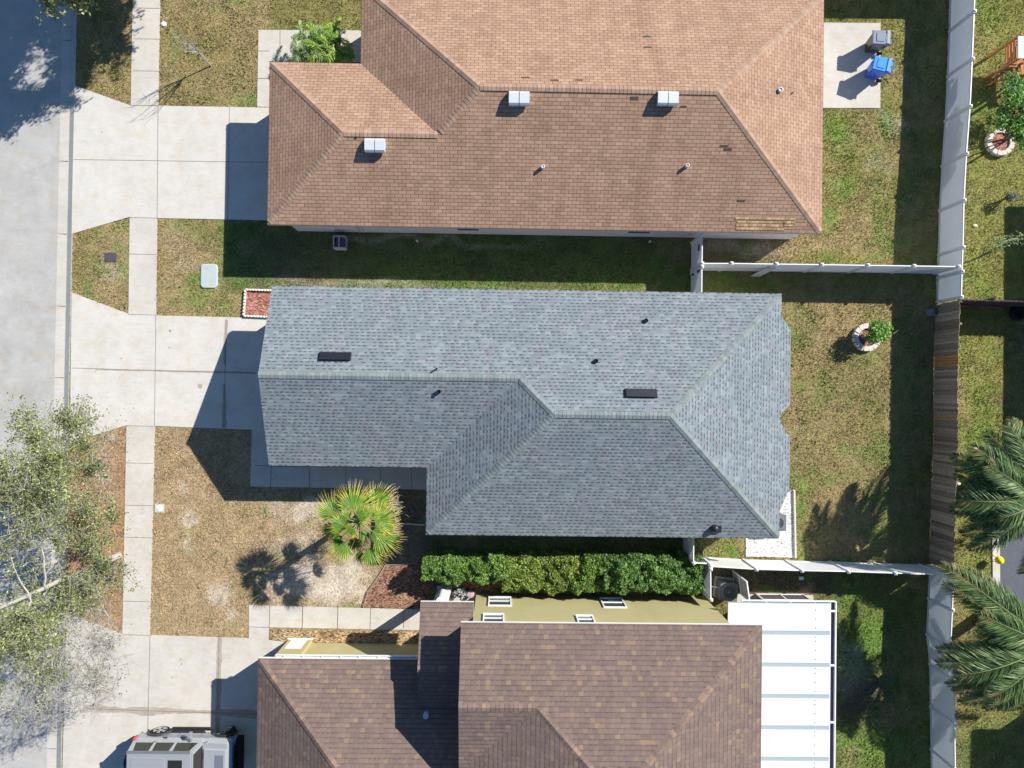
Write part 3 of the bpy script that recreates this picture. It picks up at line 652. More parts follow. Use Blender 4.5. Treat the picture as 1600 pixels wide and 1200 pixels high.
# blue windows on brown house south wall
for a_, b_ in ((714, 747), (984, 1018)):
    k0 = W(a_, 362, 1.6).x; k1 = W(b_, 362, 1.6).x; y = sS+.28; f = MB(); f.box(k0-.05, k1+.05, y-.05, y-.002, 1.0, 2.1); w = f.build('window', m_stlav, hA)
    gl = MB(); gl.box(k0, k1, y-.07, y-.052, 1.05, 2.05); gl.build('pane', M('blue_window_glass', .1, .6).color((.10, .13, .35)).m, w)
# ---- roof fittings
def box_vent(px, py, rz, ro, w=.88, mat=m_galv):
    c = onroof(rz, px, py); s = MB()
    for k in (-1, 1):
        cx = c.x+k*w/4; ww = w/4-.015
        prof = [(.30, .02), (.30, .20), (.20, .30), (-.20, .26), (-.26, .20), (-.26, .03)]
        P = [(cx-ww, c.y+y, c.z+z) for y, z in prof]; R_ = [(cx+ww, c.y+y, c.z+z) for y, z in prof]
        n = len(prof)
        for i in range(n-1): s.poly([P[i], P[i+1], R_[i+1], R_[i]])
        s.poly(P[::-1]); s.poly(R_)
    s.box(c.x-.018, c.x+.018, c.y-.22, c.y+.26, c.z-.02, c.z+.18, 1)
    s.build('roof_vent', [mat, m_blackm], ro)
for x, y in ((587, 230), (811, 157), (1042, 157)): box_vent(x, y, rzA, roA)
def pipe_vent(px, py, rz, ro, r=.07, h=.35, mat=m_galv):
    c = onroof(rz, px, py); s = MB(); s.lathe((c.x, c.y, c.z-.05), [(r, .0), (r, h), (r*.8, h+.004), (r*.75, h-.05)], 14)
    s.build('vent_pipe', mat, ro)
m_whitem = plain('white_pipe', (.7, .72, .74), .4, .5)
pipe_vent(848, 262, rzA, roA, .075, .24, m_whitem); pipe_vent(1073, 260, rzA, roA, .075, .24, m_whitem); pipe_vent(1218, 142, rzA, roA, .10, .22, m_whitem); pipe_vent(1239, 145, rzA, roA, .03, .20)
pipe_vent(557, 214, rzA, roA, .05, .08, m_blackm)
pipe_vent(683, 576, rzB, roB, .035, .38, m_blackm)
for x, y in ((686, 612), (931, 564), (1009, 501)): pipe_vent(x, y, rzB, roB, .09, .20, m_blackm)
pipe_vent(666, 1116, rzG, roG, .12, .25, m_galv)
def long_vent(x0, x1, py, rz, ro, sg):
    c = onroof(rz, (x0+x1)/2, py); L = (x1-x0)/F*(H-c.z); s = MB(); wv = .36
    def zz(y): return rz(c.x, y)
    a0, a1 = c.y-wv/2, c.y+wv/2
    X0, X1 = c.x-L/2, c.x+L/2
    P = [(X0, a0, zz(a0)+.02), (X1, a0, zz(a0)+.02), (X1, a1, zz(a1)+.02), (X0, a1, zz(a1)+.02), (X0+.05, a0+.03, zz(a0)+.13), (X1-.03, a0+.03, zz(a0)+.13), (X1-.03, a1-.02, zz(a1)+.15), (X0+.05, a1-.02, zz(a1)+.15)]
    s.hexa(P); 
    for k in range(9):
        xx = X0+.1+(X1-X0-.2)*k/8; s.box(xx, xx+.02, a1-.02, a1+.012, zz(a1)+.03, zz(a1)+.12)
    s.build('ridge_vent', m_blackm, ro)
long_vent(499, 549, 556.5, rzB, roB, 1); long_vent(976, 1027, 614, rzB, roB, 1)
c = onroof(rzB, 1116, 826); s = MB()
s.lathe((c.x, c.y, c.z-.02), [(.20, 0), (.19, .12), (.14, .22), (.05, .28)], 14); s.box(c.x-.02, c.x+.3, c.y-.16, c.y+.14, c.z-.05, c.z+.06); s.build('roof_vent', m_blackm, roB)
# worn shingle spots and repair patch on the brown roof
def rpatch(px0, px1, py0, py1, rz, ro, name, mat, lift=.004):
    a0 = onroof(rz, px0, py0); b0 = onroof(rz, px1, py1); s = MB(); pts = [(a0.x, a0.y), (b0.x, a0.y), (b0.x, b0.y), (a0.x, b0.y)]
    s.up([(x, y, rz(x, y)+lift+.008) for x, y in pts], 0, [(x, y*1.08) for x, y in pts] if pts[0][1] > pts[2][1] else None)
    s.build(name, mat, ro)
for q in ((815, 828, 120, 122.3), (860, 873, 124, 126.3), (899, 911, 124, 126), (1005, 1017, 56, 58.3), (1006, 1018, 72.5, 75), (985, 997, 151, 156.5), (1125, 1137, 226.5, 230), (1131, 1143, 231.5, 235.5), (1152, 1164, 312, 315.5), (1063, 1073, 165, 168)):
    rpatch(*q, rzA, roA, 'worn_shingle', m_dkpatch)
rpatch(1149, 1242, 339, 345, rzA, roA, 'repair_patch', m_patch, .008); rpatch(1151, 1224, 345, 361, rzA, roA, 'repair_patch', m_patch, .008); rpatch(1224, 1242, 345, 354, rzA, roA, 'repair_patch', m_patch, .008)
# conduits on brown wall
s = MB(); y = sS+.2
for x in (516, 556, 562):
    p = W(x, 360, 1.2); s.tube([(p.x, y+.02, .3), (p.x, y+.02, 2.2)], .03, 8)
p = W(520, 360, 1.2); s.box(p.x-.15, p.x+.1, y-.03, y+.07, 1.0, 1.5); s.build('meter_conduit', m_stlav, hA)
# ---- white panel patio roof (part of the two storey house)
PZ = 2.6; x0 = W(1138, 938, PZ).x; x1 = W(1297, 942, PZ).x; yN = W(1220, 940, PZ).y; yS = yN-13
pr = MB(); seam = [W(1240, t, PZ).y for t in (989, 1039, 1088, 1137, 1186, 1235, 1284)]
ed = [yN]+seam+[yS]
for a_, b_ in zip(ed, ed[1:]): pr.box(x0, x1, b_+.095, a_-.095, PZ-.08, PZ)
pr.box(x0+.001, x1-.001, yS+.001, yN-.051, PZ-.07, PZ-.02, 1)
for yy in seam+[yN]:
    for k in range(4):
        q = W(1283, 0, PZ).x; pr.box(q-.016, q+.016, yy-.35-k*.40-.016, yy-.35-k*.40+.016, PZ, PZ+.012, 2)
prf = pr.build('patio_roof', [m_roofwhite, plain('seam_grey', (.33, .39, .42), .6), m_blackm], hC)
gu = MB(); xg = x1+.30
gu.box(x1+.01, x1+.05, yS, yN, PZ-.14, PZ-.02, 0); gu.box(xg-.05, xg, yS, yN+.02, PZ-.14, PZ+.0, 0); gu.box(x1+.05, xg-.05, yS, yN, PZ-.14, PZ-.12, 1); gu.box(x0+.6, xg-.05, yN+.002, yN+.04, PZ-.14, PZ+.005, 0)
for t in (955, 1040, 1129): yy = W(1300, t, PZ).y; gu.box(x1+.05, xg-.05, yy-.04, yy+.04, PZ-.05, PZ-.01, 0)
gu.build('patio_gutter', [m_white, plain('gutter_shade', (.10, .08, .13), .8)], prf)
# screen wall
sw = MB(); yb = W(1215, 928, 0).y; xa = W(1181, 928, 0).x; xb = x1-.15
for x in (xa, (xa+xb)/2, xb): sw.box(x-.03, x+.03, yb-.03, yb+.03, 0, PZ-.09)
sw.box(xa, xb, yb-.028, yb+.028, .04, .14); sw.box(xa, xb, yb-.025, yb+.025, .95, 1.0)
for t in range(5): y_ = yb-2.4*(t+1); sw.box(xb-.03, xb+.03, y_-.03, y_+.03, 0, PZ-.09)
sw.box(xb-.028, xb+.028, yS, yb-.03, .04, .14)
swo = sw.build('screen_wall', m_white, hC); sp = MB(); sp.poly([(xa, yb, .14), (xb, yb, .14), (xb, yb, PZ-.1), (xa, yb, PZ-.1)]); sp.poly([(xb, yb, .14), (xb, yS, .14), (xb, yS, PZ-.1), (xb, yb, PZ-.1)]); sp.build('screen_mesh', m_screen, swo)
# open screen door beside the air conditioner
dd = MB(); p = W(1146, 892, .03); q = W(1160.5, 913, .03); v = (q-p); v.z = 0; hd = 1.9
U3 = Vector((0, 0, 1))
# neighbour house to the east, outside the frame (its shade falls into the photo)
def far_house(name, label, ax, bx, ay, by, mat, ez=2.6):
    r = thing(name, label, 'house', ((ax+bx)/2, (ay+by)/2, 0)); hw = (by-ay)/2; m2 = (ay+by)/2
    RR = Roof(ez, .4); RR.face('N', by, [(ax, by), (bx, by), (bx-hw, m2), (ax+hw, m2)]); RR.face('S', ay, [(ax, ay), (bx, ay), (bx-hw, m2), (ax+hw, m2)]); RR.face('W', ax, [(ax, ay), (ax, by), (ax+hw, m2)]); RR.face('E', bx, [(bx, ay), (bx, by), (bx-hw, m2)])
    rg = [(ax, ay), (bx, ay), (bx, by), (ax, by)]
    for p_, q_ in zip(rg, rg[1:]+rg[:1]): RR.mb.poly([(p_[0], p_[1], ez-.17), (q_[0], q_[1], ez-.17), (q_[0], q_[1], ez), (p_[0], p_[1], ez)], 1)
    RR.mb.poly([(x, y, ez-.17) for x, y in rg][::-1], 1); RR.mb.build('roof', [mat, m_fascia], r)
    walls(r, [(ax+.5, ay+.5), (bx-.5, ay+.5), (bx-.5, by-.5), (ax+.5, by-.5)], 0, ez-.17, m_stgr)
pa = W(1663, 640, 0); pb = W(1663, 262, 0)
far_house('neighbour_house', 'single storey house on the next lot beyond the right edge, behind the back yards', pa.x, pa.x+16, pa.y, pb.y, m_purp)
pa = W(1712, 1400, 0); pb = W(1712, 1008, 0)
far_house('neighbour_house', 'two storey house beyond the lower right corner, shading the corner lawn', pa.x, pa.x+14, pa.y, pb.y, m_purp, 5.3)
# ================================================================ fences
FH = 1.88
def vinyl_fence(label, pts, group='white vinyl fence runs', base=None, posts=None, h=FH, gate=None, panelw=None):
    """pts: pixel positions of the fence top; a post at each"""
    P = [W(x, y, h) for x, y in pts]; o = thing('vinyl_fence', label, 'fence', (P[0].x, P[0].y, 0), group)
    for i, (a, b) in enumerate(zip(P, P[1:])):
        A = Vector((a.x, a.y, 0)); B = Vector((b.x, b.y, 0)); d = (B-A); L = d.length; d.normalize(); q = Vector((-d.y, d.x, 0))
        A2 = A+d*.05; B2 = B-d*.05; L2 = (B2-A2).length; m = MB()
        for s_ in (1,):
            c = q*(.0*s_); pts4 = [A2+c+Vector((0, 0, .12)), B2+c+Vector((0, 0, .12)), B2+c+Vector((0, 0, h-.06)), A2+c+Vector((0, 0, h-.06))]
            uv = [(0, 0), (L2, 0), (L2, 1.7), (0, 1.7)]
            if s_ > 0: pts4 = pts4[::-1]; uv = uv[::-1]
            m.poly(pts4, 0, uv)
        for z, w, hh in ((h-.05, .045, .09), (.10, .045, .14)): m.beam(A2+Vector((0, 0, z)), B2+Vector((0, 0, z)), w, hh, 1)
        m.build('panel', [m_vinyl, m_vpost], o)
    for i, a in enumerate(P):
        if posts and i not in posts: continue
        m = MB(); d = (P[min(i+1, len(P)-1)]-P[max(0, i-1)]); ang = math.atan2(d.y, d.x); m.rbox((a.x, a.y), .12, .12, 0, h+.03, ang)
        po = m.build('post', m_vpost, o); c = MB(); c.rbox((a.x, a.y), .15, .15, h+.03, h+.05, ang); c.rbox((a.x, a.y), .14, .14, h+.05, h+.10, ang, taper=.25); c.build('post_cap', m_vpost, po)
    return o
vinyl_fence('long white vinyl fence between the tan roofed house and the yard with the wooden playset',
            [(1527, -130), (1524.5, -56), (1522.5, 18), (1519.5, 92), (1516, 166), (1510.5, 240), (1506.5, 313), (1505, 386), (1503.5, 424), (1502.5, 464)])
vinyl_fence('white vinyl fence between the back yards of the tan roofed and grey roofed houses',
            [(1097, 411.5), (1143, 411.5), (1213, 412.5), (1284, 413.5), (1356, 414.5), (1428, 415.5), (1498, 416.5)])
f3 = vinyl_fence('white vinyl gate fence with black latches between tan roofed and grey roofed house walls', [(1097.5, 367), (1097, 417), (1096.5, 462)])
p = W(1096, 385, 1.6); m = MB(); m.box(p.x-.09, p.x-.03, p.y-.16, p.y+.14, 1.35, 1.45); m.build('latch', m_blackm, f3); yh = W(1096, 422, 1.6).y
for z0_, z1_ in ((1.2, 1.5), (.3, .5)): m = MB(); m.box(p.x-.09, p.x-.03, yh-.06, yh+.06, z0_, z1_); m.build('hinge', m_blackm, f3)
vinyl_fence('bright white vinyl fence south of the grey roofed house running to the wood fence',
            [(1111, 885), (1182, 889.5), (1253, 891.5), (1326, 893), (1399, 895.5), (1474, 898), (1489, 899)])
vinyl_fence('short white vinyl gate corner under the south eave of the grey roofed house', [(1084, 838), (1084, 879.5), (1109, 881)])
vinyl_fence('white vinyl side fence at the right end of the hedge beside the air conditioner', [(1110.5, 889), (1111, 937)], h=1.9)
vinyl_fence('white vinyl fence behind the white patio roof, under the palm fronds', [(1490.5, 903), (1488.5, 953), (1485.5, 1014)], posts=[1])
vinyl_fence('white vinyl fence at the bottom right, south of the palm fronds', [(1485.8, 1012.5), (1491, 1062), (1492, 1132), (1493, 1202), (1494, 1272)])
vinyl_fence('white vinyl fence closing the north end of the yard with the two bins', [(1270, -56), (1345, -55), (1420, -54), (1524, -53)], posts=[0, 1, 2])
def wood_fence(name, label, pts, h, mat, boards, bw=.14):
    P = [W(x, y, h) for x, y in pts]; o = thing(name, label, 'fence', (P[0].x, P[0].y, 0)); m = MB(); new = {}
    tot = 0; y0 = P[0].y
    for a, b in zip(P, P[1:]):
        A = Vector((a.x, a.y, 0)); B = Vector((b.x, b.y, 0)); d = B-A; L = d.length; d.normalize(); q = Vector((-d.y, d.x, 0)); n = int(L/bw)+1; bwf = bw; bw = L/n
        for i in range(n):
            c = A+d*(bw*(i+.5)); hh = h+random.uniform(-.05, .03); lean = random.uniform(-.01, .01); off = q*(.004 if i % 2 else -.004)
            py = toPX((c.x, c.y, h))[1]; isnew = any(lo <= py <= hi for lo, hi in boards)
            mm = new.setdefault('a' if py < 600 else 'b', MB()) if isnew else m
            wv = bw*.44; t = .009
            b0 = c+off-d*wv-q*t; P8 = []
            for z, l in ((.03, 0), (hh, lean)):
                for u_, v_ in ((-wv, -t), (wv, -t), (wv, t), (-wv, t)): P8.append(c+off+d*(u_+l)+q*v_+Vector((0, 0, z)))
            mm.hexa(P8)
            m.hexa([(Vector(p8)+q*.03+d*bw*.5+Vector((0, 0, -.05 if k8 > 3 else 0))) for k8, p8 in enumerate(P8)])
    m.build('board_panel', mat, o)
    r = MB()
    for a, b in zip(P, P[1:]):
        A = Vector((a.x, a.y, 0)); B = Vector((b.x, b.y, 0)); d = (B-A).normalized(); q = Vector((-d.y, d.x, 0))
        for z in (.35, h-.30): r.beam(A+q*.065+Vector((0, 0, z)), B+q*.065+Vector((0, 0, z)), .04, .09)
    r.build('rail', mat, o)
    for a in P+[P[0].lerp(P[1], .5)]:
        c = MB(); d = (P[1]-P[0]).normalized(); q = Vector((-d.y, d.x, 0)); k = Vector(a)+q*.135; c.rbox((k.x, k.y), .09, .09, 0, h-.1); c.build('post', mat, o)
    for nb_ in new.values(): nb_.build('new_board', m_newwood, o, label='new orange board')
    return o
wood_fence('wood_fence', 'weathered grey brown board fence with two orange new boards', [(1500, 470), (1498.5, 540), (1497, 600), (1497.5, 675), (1494.5, 750), (1491, 857), (1490, 893)], 1.86, m_wood, [(552, 570), (651, 656)])
m_dkwood = island('dark_wood', [(0, (.05, .035, .05)), (1, (.10, .075, .09))])
wood_fence('wood_fence', 'dark purple brown board fence dividing the yards on the right', [(1504, 469), (1610, 472), (1700, 474)], 1.80, m_dkwood, [])
# ================================================================ bins
def bin_(label, lidpx, ang, mb_, ml_, group='wheeled bins on the patio slab'):
    c = W(lidpx[0], lidpx[1], 1.05); o = thing('wheelie_bin', label, 'bin', (c.x, c.y, 0), group); ca, sa = math.cos(ang), math.sin(ang)
    T = lambda x, y, z: (c.x+1.13*(x*ca-y*sa), c.y+1.13*(x*sa+y*ca), z*1.03+Z)
    b = MB(); lv = [(.27, .22, .04), (.30, .245, .35), (.345, .275, .80), (.36, .285, .95)]; base = 0
    rr = []
    for hx, hy, z in lv:
        ring = []
        for sx, sy in ((-1, -1), (1, -1), (1, 1), (-1, 1)):
            for t in ((0, .18), (.18, 0)) if sx*sy > 0 else ((.18, 0), (0, .18)):
                ring.append(T(sx*hx*(1-t[0])-.02, sy*hy*(1-t[1]), z))
        rr.append(ring)
    for r0, r1 in zip(rr, rr[1:]):
        for i in range(8): b.poly([r0[i], r0[(i+1) % 8], r1[(i+1) % 8], r1[i]])
    b.poly(rr[0][::-1]); b.poly(rr[-1])
    b.hexa([T(-.405, -.31, .93), T(.37, -.31, .93), T(.37, .31, .93), T(-.405, .31, .93), T(-.405, -.31, .97), T(.37, -.31, .97), T(.37, .31, .97), T(-.405, .31, .97)])
    b.build('body', mb_, o)
    l = MB()
    l.hexa([T(-.43, -.30, .972), T(.30, -.33, .972), T(.30, .33, .972), T(-.43, .30, .972), T(-.40, -.26, 1.02), T(.30, -.30, 1.07), T(.30, .30, 1.07), T(-.40, .26, 1.02)])
    l.hexa([T(-.28, -.19, 1.025), T(.05, -.21, 1.045), T(.05, .21, 1.045), T(-.28, .19, 1.025), T(-.26, -.17, 1.055), T(.04, -.19, 1.075), T(.04, .19, 1.075), T(-.26, .17, 1.055)])
    l.hexa([T(.12, -.28, 1.05), T(.28, -.29, 1.055), T(.28, .29, 1.055), T(.12, .28, 1.05), T(.15, -.27, 1.10), T(.26, -.28, 1.10), T(.26, .28, 1.10), T(.15, .27, 1.10)])
    l.build('lid', ml_, o, bevel=.012)
    h_ = MB(); h_.tube([T(.30, -.27, .98), T(.43, -.27, 1.0), T(.43, .27, 1.0), T(.30, .27, .98)], .017, 8)
    h_.tube([T(.30, 0, .98), T(.43, 0, 1.0)], .017, 8); h_.build('handle', mb_, o)
    for s_ in (-1, 1):
        w = MB(); w.tube([T(.30, s_*.29, .13), T(.30, s_*.24, .13)], .13, 16); w.build('wheel', m_rubber, o)
    return o
bin_('charcoal grey wheelie bin on the corner of the patio slab', (1379, 59), math.radians(-2), m_plastic_bk, plain('lid_grey', (.30, .33, .36), .22, .8, .2))
bin_('bright blue wheelie bin beside the charcoal one on the patio slab', (1380, 101), math.radians(-12), m_plastic_bl, m_plastic_lb)
# ================================================================ air conditioners
def aircon(label, px, py, s=.80, h=.85, sq=.0):
    c = W(px, py, h); o = thing('air_conditioner', label, 'air conditioner', (c.x, c.y, 0)); a = math.radians(sq)
    pd = MB(); pd.rbox((c.x, c.y), s*1.2, s*1.2, 0, .08, a); pd.build('pad', m_conc2, o)
    b = MB(); b.rbox((c.x, c.y), s, s, .08, h-.03, a); b.rbox((c.x, c.y), s+.04, s+.04, h-.03, h, a); b.build('body', m_acg, o)
    t = MB(); t.lathe((c.x, c.y, h+.001), [(s*.40, 0), (s*.40, .02), (s*.36, .025), (s*.36, .0)], 28)
    t.build('fan_ring', m_plastic_gy, o)
    f = MB(); f.lathe((c.x, c.y, h+.006), [(s*.355, 0), (s*.35, .003)], 28); f.build('fan_well', m_blackm, o)
    gr = MB()
    for k in range(5):
        r = s*(.08+.06*k)
        pts = [(c.x+r*math.cos(t_*math.pi/12), c.y+r*math.sin(t_*math.pi/12), h+.035) for t_ in range(25)]
        gr.tube(pts, .006, 4)
    for k in range(6): t_ = k*math.pi/6; gr.tube([(c.x-s*.37*math.cos(t_), c.y-s*.37*math.sin(t_), h+.035), (c.x+s*.37*math.cos(t_), c.y+s*.37*math.sin(t_), h+.035)], .005, 4)
    gr.lathe((c.x, c.y, h+.02), [(s*.08, 0), (s*.07, .03)], 12); gr.build('grille', m_plastic_gy, o)
    return o
m_acg = plain('aircon_paint', (.17, .19, .20), .5, .4, .3)
aircon('dark grey air conditioner on a pad beside the open screen door', 1139, 925, .80, .85, -6)
aircon('dark round topped air conditioner half hidden under the east eave of the grey roofed house', 1216, 817, .72, .75)
m = MB(); p = W(1118, 918, .5); m.tube([(p.x-.4, p.y+.05, .3), (p.x-.1, p.y+.02, .42), (p.x+.3, p.y-.05, .4)], .03, 8); prop(m.build('hose_pipe', m_white, None), 'thin white pipe running from the vinyl side fence to the dark grey air conditioner', 'pipe')
# leaning screen door
p0 = W(1145.5, 893, 0); p1 = W(1163, 914, 0)
p0 = W(1145, 892, .02); p1b = W(1155.5, 936, .02)
def doorpanel():
    o = thing('screen_door', 'white framed screen door standing open between air conditioner and patio roof', 'door', (p0.x, p0.y, 0))
    A = Vector((W(1145, 892, .05).x, W(1145, 892, .05).y, .05)); B = Vector((W(1149, 917, .05).x, W(1149, 917, .05).y-.1, .05)); U = Vector((0, 0, 1.95)); m = MB()
    for t in (0, 1): m.beam(A+(B-A)*t, A+(B-A)*t+U, .07, .05, up=Vector((0, 1, 0)))
    for t in (0, .45, 1): m.beam(A+U*t, B+U*t, .05, .07)
    m.build('frame', m_white, o); s_ = MB(); s_.poly([A, B, B+U, A+U]); s_.build('mesh', plain('light_screen', (.34, .35, .36), .9, .1), o)
doorpanel()
# ================================================================ ground fittings
p = W(173, 402, 0); m = MB(); m.box(p.x-.27, p.x+.27, p.y-.21, p.y+.21, -.1, .03); m.box(p.x-.23, p.x+.23, p.y-.17, p.y+.17, .03, .036, 1)
for k in range(7): xx = p.x-.20+k*.065; m.box(xx, xx+.03, p.y-.15, p.y+.15, .036, .045, 0)
prop(m.build('meter_cover', [plain('cover_grey', (.07, .07, .085), .7), plain('cover_purple', (.10, .07, .09), .8)], None), 'small dark rectangular meter cover in the grass strip between the two driveways', 'cover')
p = W(327.5, 431.5, 0); m = MB(); n = 28; ring = []
def rr(hx, hy, r, z, cx, cy, n=5):
    o_ = []
    for sx, sy, a0 in ((1, 1, 0), (-1, 1, 90), (-1, -1, 180), (1, -1, 270)):
        for k in range(n+1): a_ = math.radians(a0+90*k/n); o_.append((cx+sx*(hx-r)+r*math.cos(a_), cy+sy*(hy-r)+r*math.sin(a_), z))
    return o_
r0 = rr(.40, .57, .18, -.05, p.x, p.y); r1 = rr(.40, .57, .18, .06, p.x, p.y); r2 = rr(.36, .53, .15, .075, p.x, p.y)
for a_, b_ in ((r0, r1), (r1, r2)):
    for i in range(len(a_)): j = (i+1) % len(a_); m.poly([a_[i], a_[j], b_[j], b_[i]])
m.poly(r2); m.box(p.x+.12, p.x+.16, p.y-.42, p.y-.38, .075, .09); EXCL.append([(q[0], q[1]) for q in r1])
prop(m.build('utility_lid', plain('lid_green_grey', (.42, .48, .47), .6, .3, var=.15, sc=4), None), 'pale grey green rounded utility lid in the lawn left of the shaded side yard', 'lid')
p = W(249.5, 794, 0); m = MB(); m.box(p.x-.22, p.x+.22, p.y-.2, p.y+.2, -.05, .04); m.lathe((p.x, p.y, .04), [(.15, 0), (.14, .02), (.07, .025), (.06, .05)], 18, 1)
prop(m.build('valve_cover', [m_conc2, m_white], None), 'square concrete valve cover with round white lid beside the lower sidewalk', 'cover')
p = W(256.5, 38, 0); m = MB(); m.lathe((p.x, p.y, -.02), [(.12, 0), (.11, .08), (.04, .10)], 16)
prop(m.build('cleanout_pipe', m_white, None), 'small round white capped cleanout pipe beside the upper sidewalk', 'pipe')
for px, py, nm, lb in ((652, 377, 'sprinkler_head', 'small white sprinkler head in the shaded side yard'), (1015, 378, 'pipe_stub', 'thin pale pipe stub at the wall of the tan roofed house near the vinyl gate')):
    p = W(px, py, .15); m = MB(); m.tube([(p.x, p.y, 0), (p.x, p.y, .25)], .03, 8); m.box(p.x-.05, p.x+.05, p.y-.04, p.y+.04, .25, .29); prop(m.build(nm, m_white, None), lb, 'pipe')
p = W(1251, 903, .2); m = MB(); m.box(p.x-.1, p.x+.1, p.y-.07, p.y+.07, .24, .30); m.tube([(p.x, p.y, 0), (p.x, p.y, .24)], .03, 8)
prop(m.build('vent_box', m_vpost, None), 'tiny white box on a stub behind the bright white vinyl fence', 'box')
p = W(1455, 488, .2); m = MB(); m.rbox((p.x, p.y), .26, .34, 0, .30, .1); m.rbox((p.x, p.y), .22, .30, .30, .34, .1, taper=.8); prop(m.build('electric_box', plain('box_purple', (.22, .20, .24), .7), None, bevel=.02), 'small grey box at the foot of the wood fence near its white vinyl corner', 'box')
# hose cart at the brown house
p = W(531, 379, .4); o = thing('hose_reel', 'beige plastic hose reel cart in the shade by the tan roofed house', 'hose reel', (p.x, p.y, 0)); m = MB(); bm_ = plain('beige_plastic', (.50, .46, .48), .5)
for s_ in (-1, 1): m.box(p.x-.28, p.x+.28, p.y+s_*.27-.03, p.y+s_*.27+.03, .04, .58)
m.box(p.x-.30, p.x-.24, p.y-.24, p.y+.24, .04, .5); m.box(p.x-.02, p.x+.03, p.y-.24, p.y+.24, .56, .61); m.box(p.x-.28, p.x+.28, p.y-.24, p.y+.24, .04, .08); m.build('frame', bm_, o, bevel=.01)
m = MB(); m.tube([(p.x, p.y-.235, .33), (p.x, p.y+.235, .33)], .20, 16)
for k in range(9): yy = p.y-.2+k*.05; m.tube([(p.x+.215*math.cos(t*math.pi/8), yy, .33+.215*math.sin(t*math.pi/8)) for t in range(17)], .018, 5)
m.build('hose', plain('dark_hose', (.10, .09, .13), .6), o)
# folded table leaning on the fence
A = W(1178, 427.5, .05); B = W(1189, 426, .05); yf = W(1190, 414, 1.2).y-.06
m = MB(); A = W(1184, 430, 0); x0_, x1_ = A.x-.35, A.x+.05; yb_ = A.y-.03
q0 = Vector((x0_, yb_, .02)); q1 = Vector((x0_+.45, yb_, .02)); tp = Vector((.30, .18, 1.25))
nrm = Vector((0, -1, .15)).normalized()*.04
m.hexa([q0, q1, q1+tp, q0+tp, q0+nrm, q1+nrm, q1+tp+nrm, q0+tp+nrm][:8])
prop(m.build('folding_table', plain('table_cream', (.62, .60, .56), .6), None, bevel=.01), 'narrow cream board leaning against the shaded side of the white vinyl fence', 'board')
# ================================================================ scalloped edging and ring planters
def scallops(name, label, pts, s=.14, h=.16, group='scalloped garden edgings'):
    m = MB()
    for a, b in zip(pts, pts[1:]):
        a = Vector(a); b = Vector(b); d = b-a; L = d.length; d.normalize(); n = max(1, int(L/s))
        for i in range(n):
            c = a+d*(L*(i+.5)/n); m.rbox((c.x, c.y), s*.82, .09, 0, h*.8, math.atan2(d.y, d.x)); m.rbox((c.x, c.y), s*.82, .09, h*.8, h, math.atan2(d.y, d.x), taper=.6)
        m.beam(a+Vector((0, 0, .04)), b+Vector((0, 0, .04)), .06, .08)
    return prop(m.build(name, m_edge, None), label, 'edging', group)
m_edge = plain('edging_white', (.74, .69, .62), .8, .2, var=.12, sc=10)
w_ = lambda x, y: (W(x, y, 0).x, W(x, y, 0).y, 0)
scallops('garden_edging', 'pale scalloped edging round the red mulch bed beside the middle driveway', [w_(440, 455), w_(384.5, 453), w_(381.5, 494), w_(440, 496.5)])
scallops('garden_edging', 'white scalloped edging along the gravel bed at the back of the grey roofed house', [w_(1239.5, 765), w_(1241.5, 871)], .10)
m = MB(); P_ = [w_(568, 948), w_(575, 925), w_(592, 900), w_(603, 882), w_(650, 880)]
for a_, b_ in zip(P_, P_[1:]): m.beam(Vector(a_)+Vector((0, 0, .03)), Vector(b_)+Vector((0, 0, .03)), .05, .10)
prop(m.build('bed_edging', plain('edging_brown', (.30, .23, .18), .9), None), 'low brown edging strip round the mulch bed right of the fan palm', 'edging')
m = MB(); m.beam(Vector(w_(618, 817))+Vector((0, 0, .04)), Vector(w_(664, 820))+Vector((0, 0, .04)), .07, .09); prop(m.build('bed_edging', m_conc2, None), 'pale concrete edging strip in the shade between fan palm and grey roofed house', 'edging')
m = MB(); a_ = Vector(w_(578.5, 763)); b_ = Vector(w_(577.5, 792)); m.beam(a_+Vector((0, 0, .03)), b_+Vector((0, 0, .03)), .10, .07); prop(m.build('path_strip', plain('strip_grey', (.36, .35, .37), .8), None), 'narrow grey strip from walkway to the foot of the fan palm', 'edging')
def ring_planter(label, px, py, r, mat_in, nst=15):
    c = W(px, py, .2); o = thing('ring_planter', label, 'planter', (c.x, c.y, 0), 'round stone ring planters'); inn = MB(); inn.lathe((c.x, c.y, 0), [(r*.85, 0), (r*.82, .13), (.02, .16)], 20); inn.build('mulch', mat_in, o)
    for k in range(nst):
        t = 2*math.pi*k/nst; s_ = MB(); w2_ = 2*math.pi*r/nst*random.uniform(.86, .97); s_.rbox((c.x+r*math.cos(t), c.y+r*math.sin(t)), random.uniform(.2, .25), w2_, 0, random.uniform(.2, .26), t+random.uniform(-.08, .08))
        s_.build('stone', m_stone, o, bevel=.03)
    EXCL.append([(c.x+r*1.1*math.cos(k*math.pi/10), c.y+r*1.1*math.sin(k*math.pi/10)) for k in range(20)]); return c
cP = ring_planter('round white stone planter with leafy shrub in the back lawn of the grey roofed house', 1355.5, 527, .55, m_mulch)
cP2 = ring_planter('round pale stone planter with red mulch under the young tree at the right edge', 1564, 221, .56, m_redmulch)
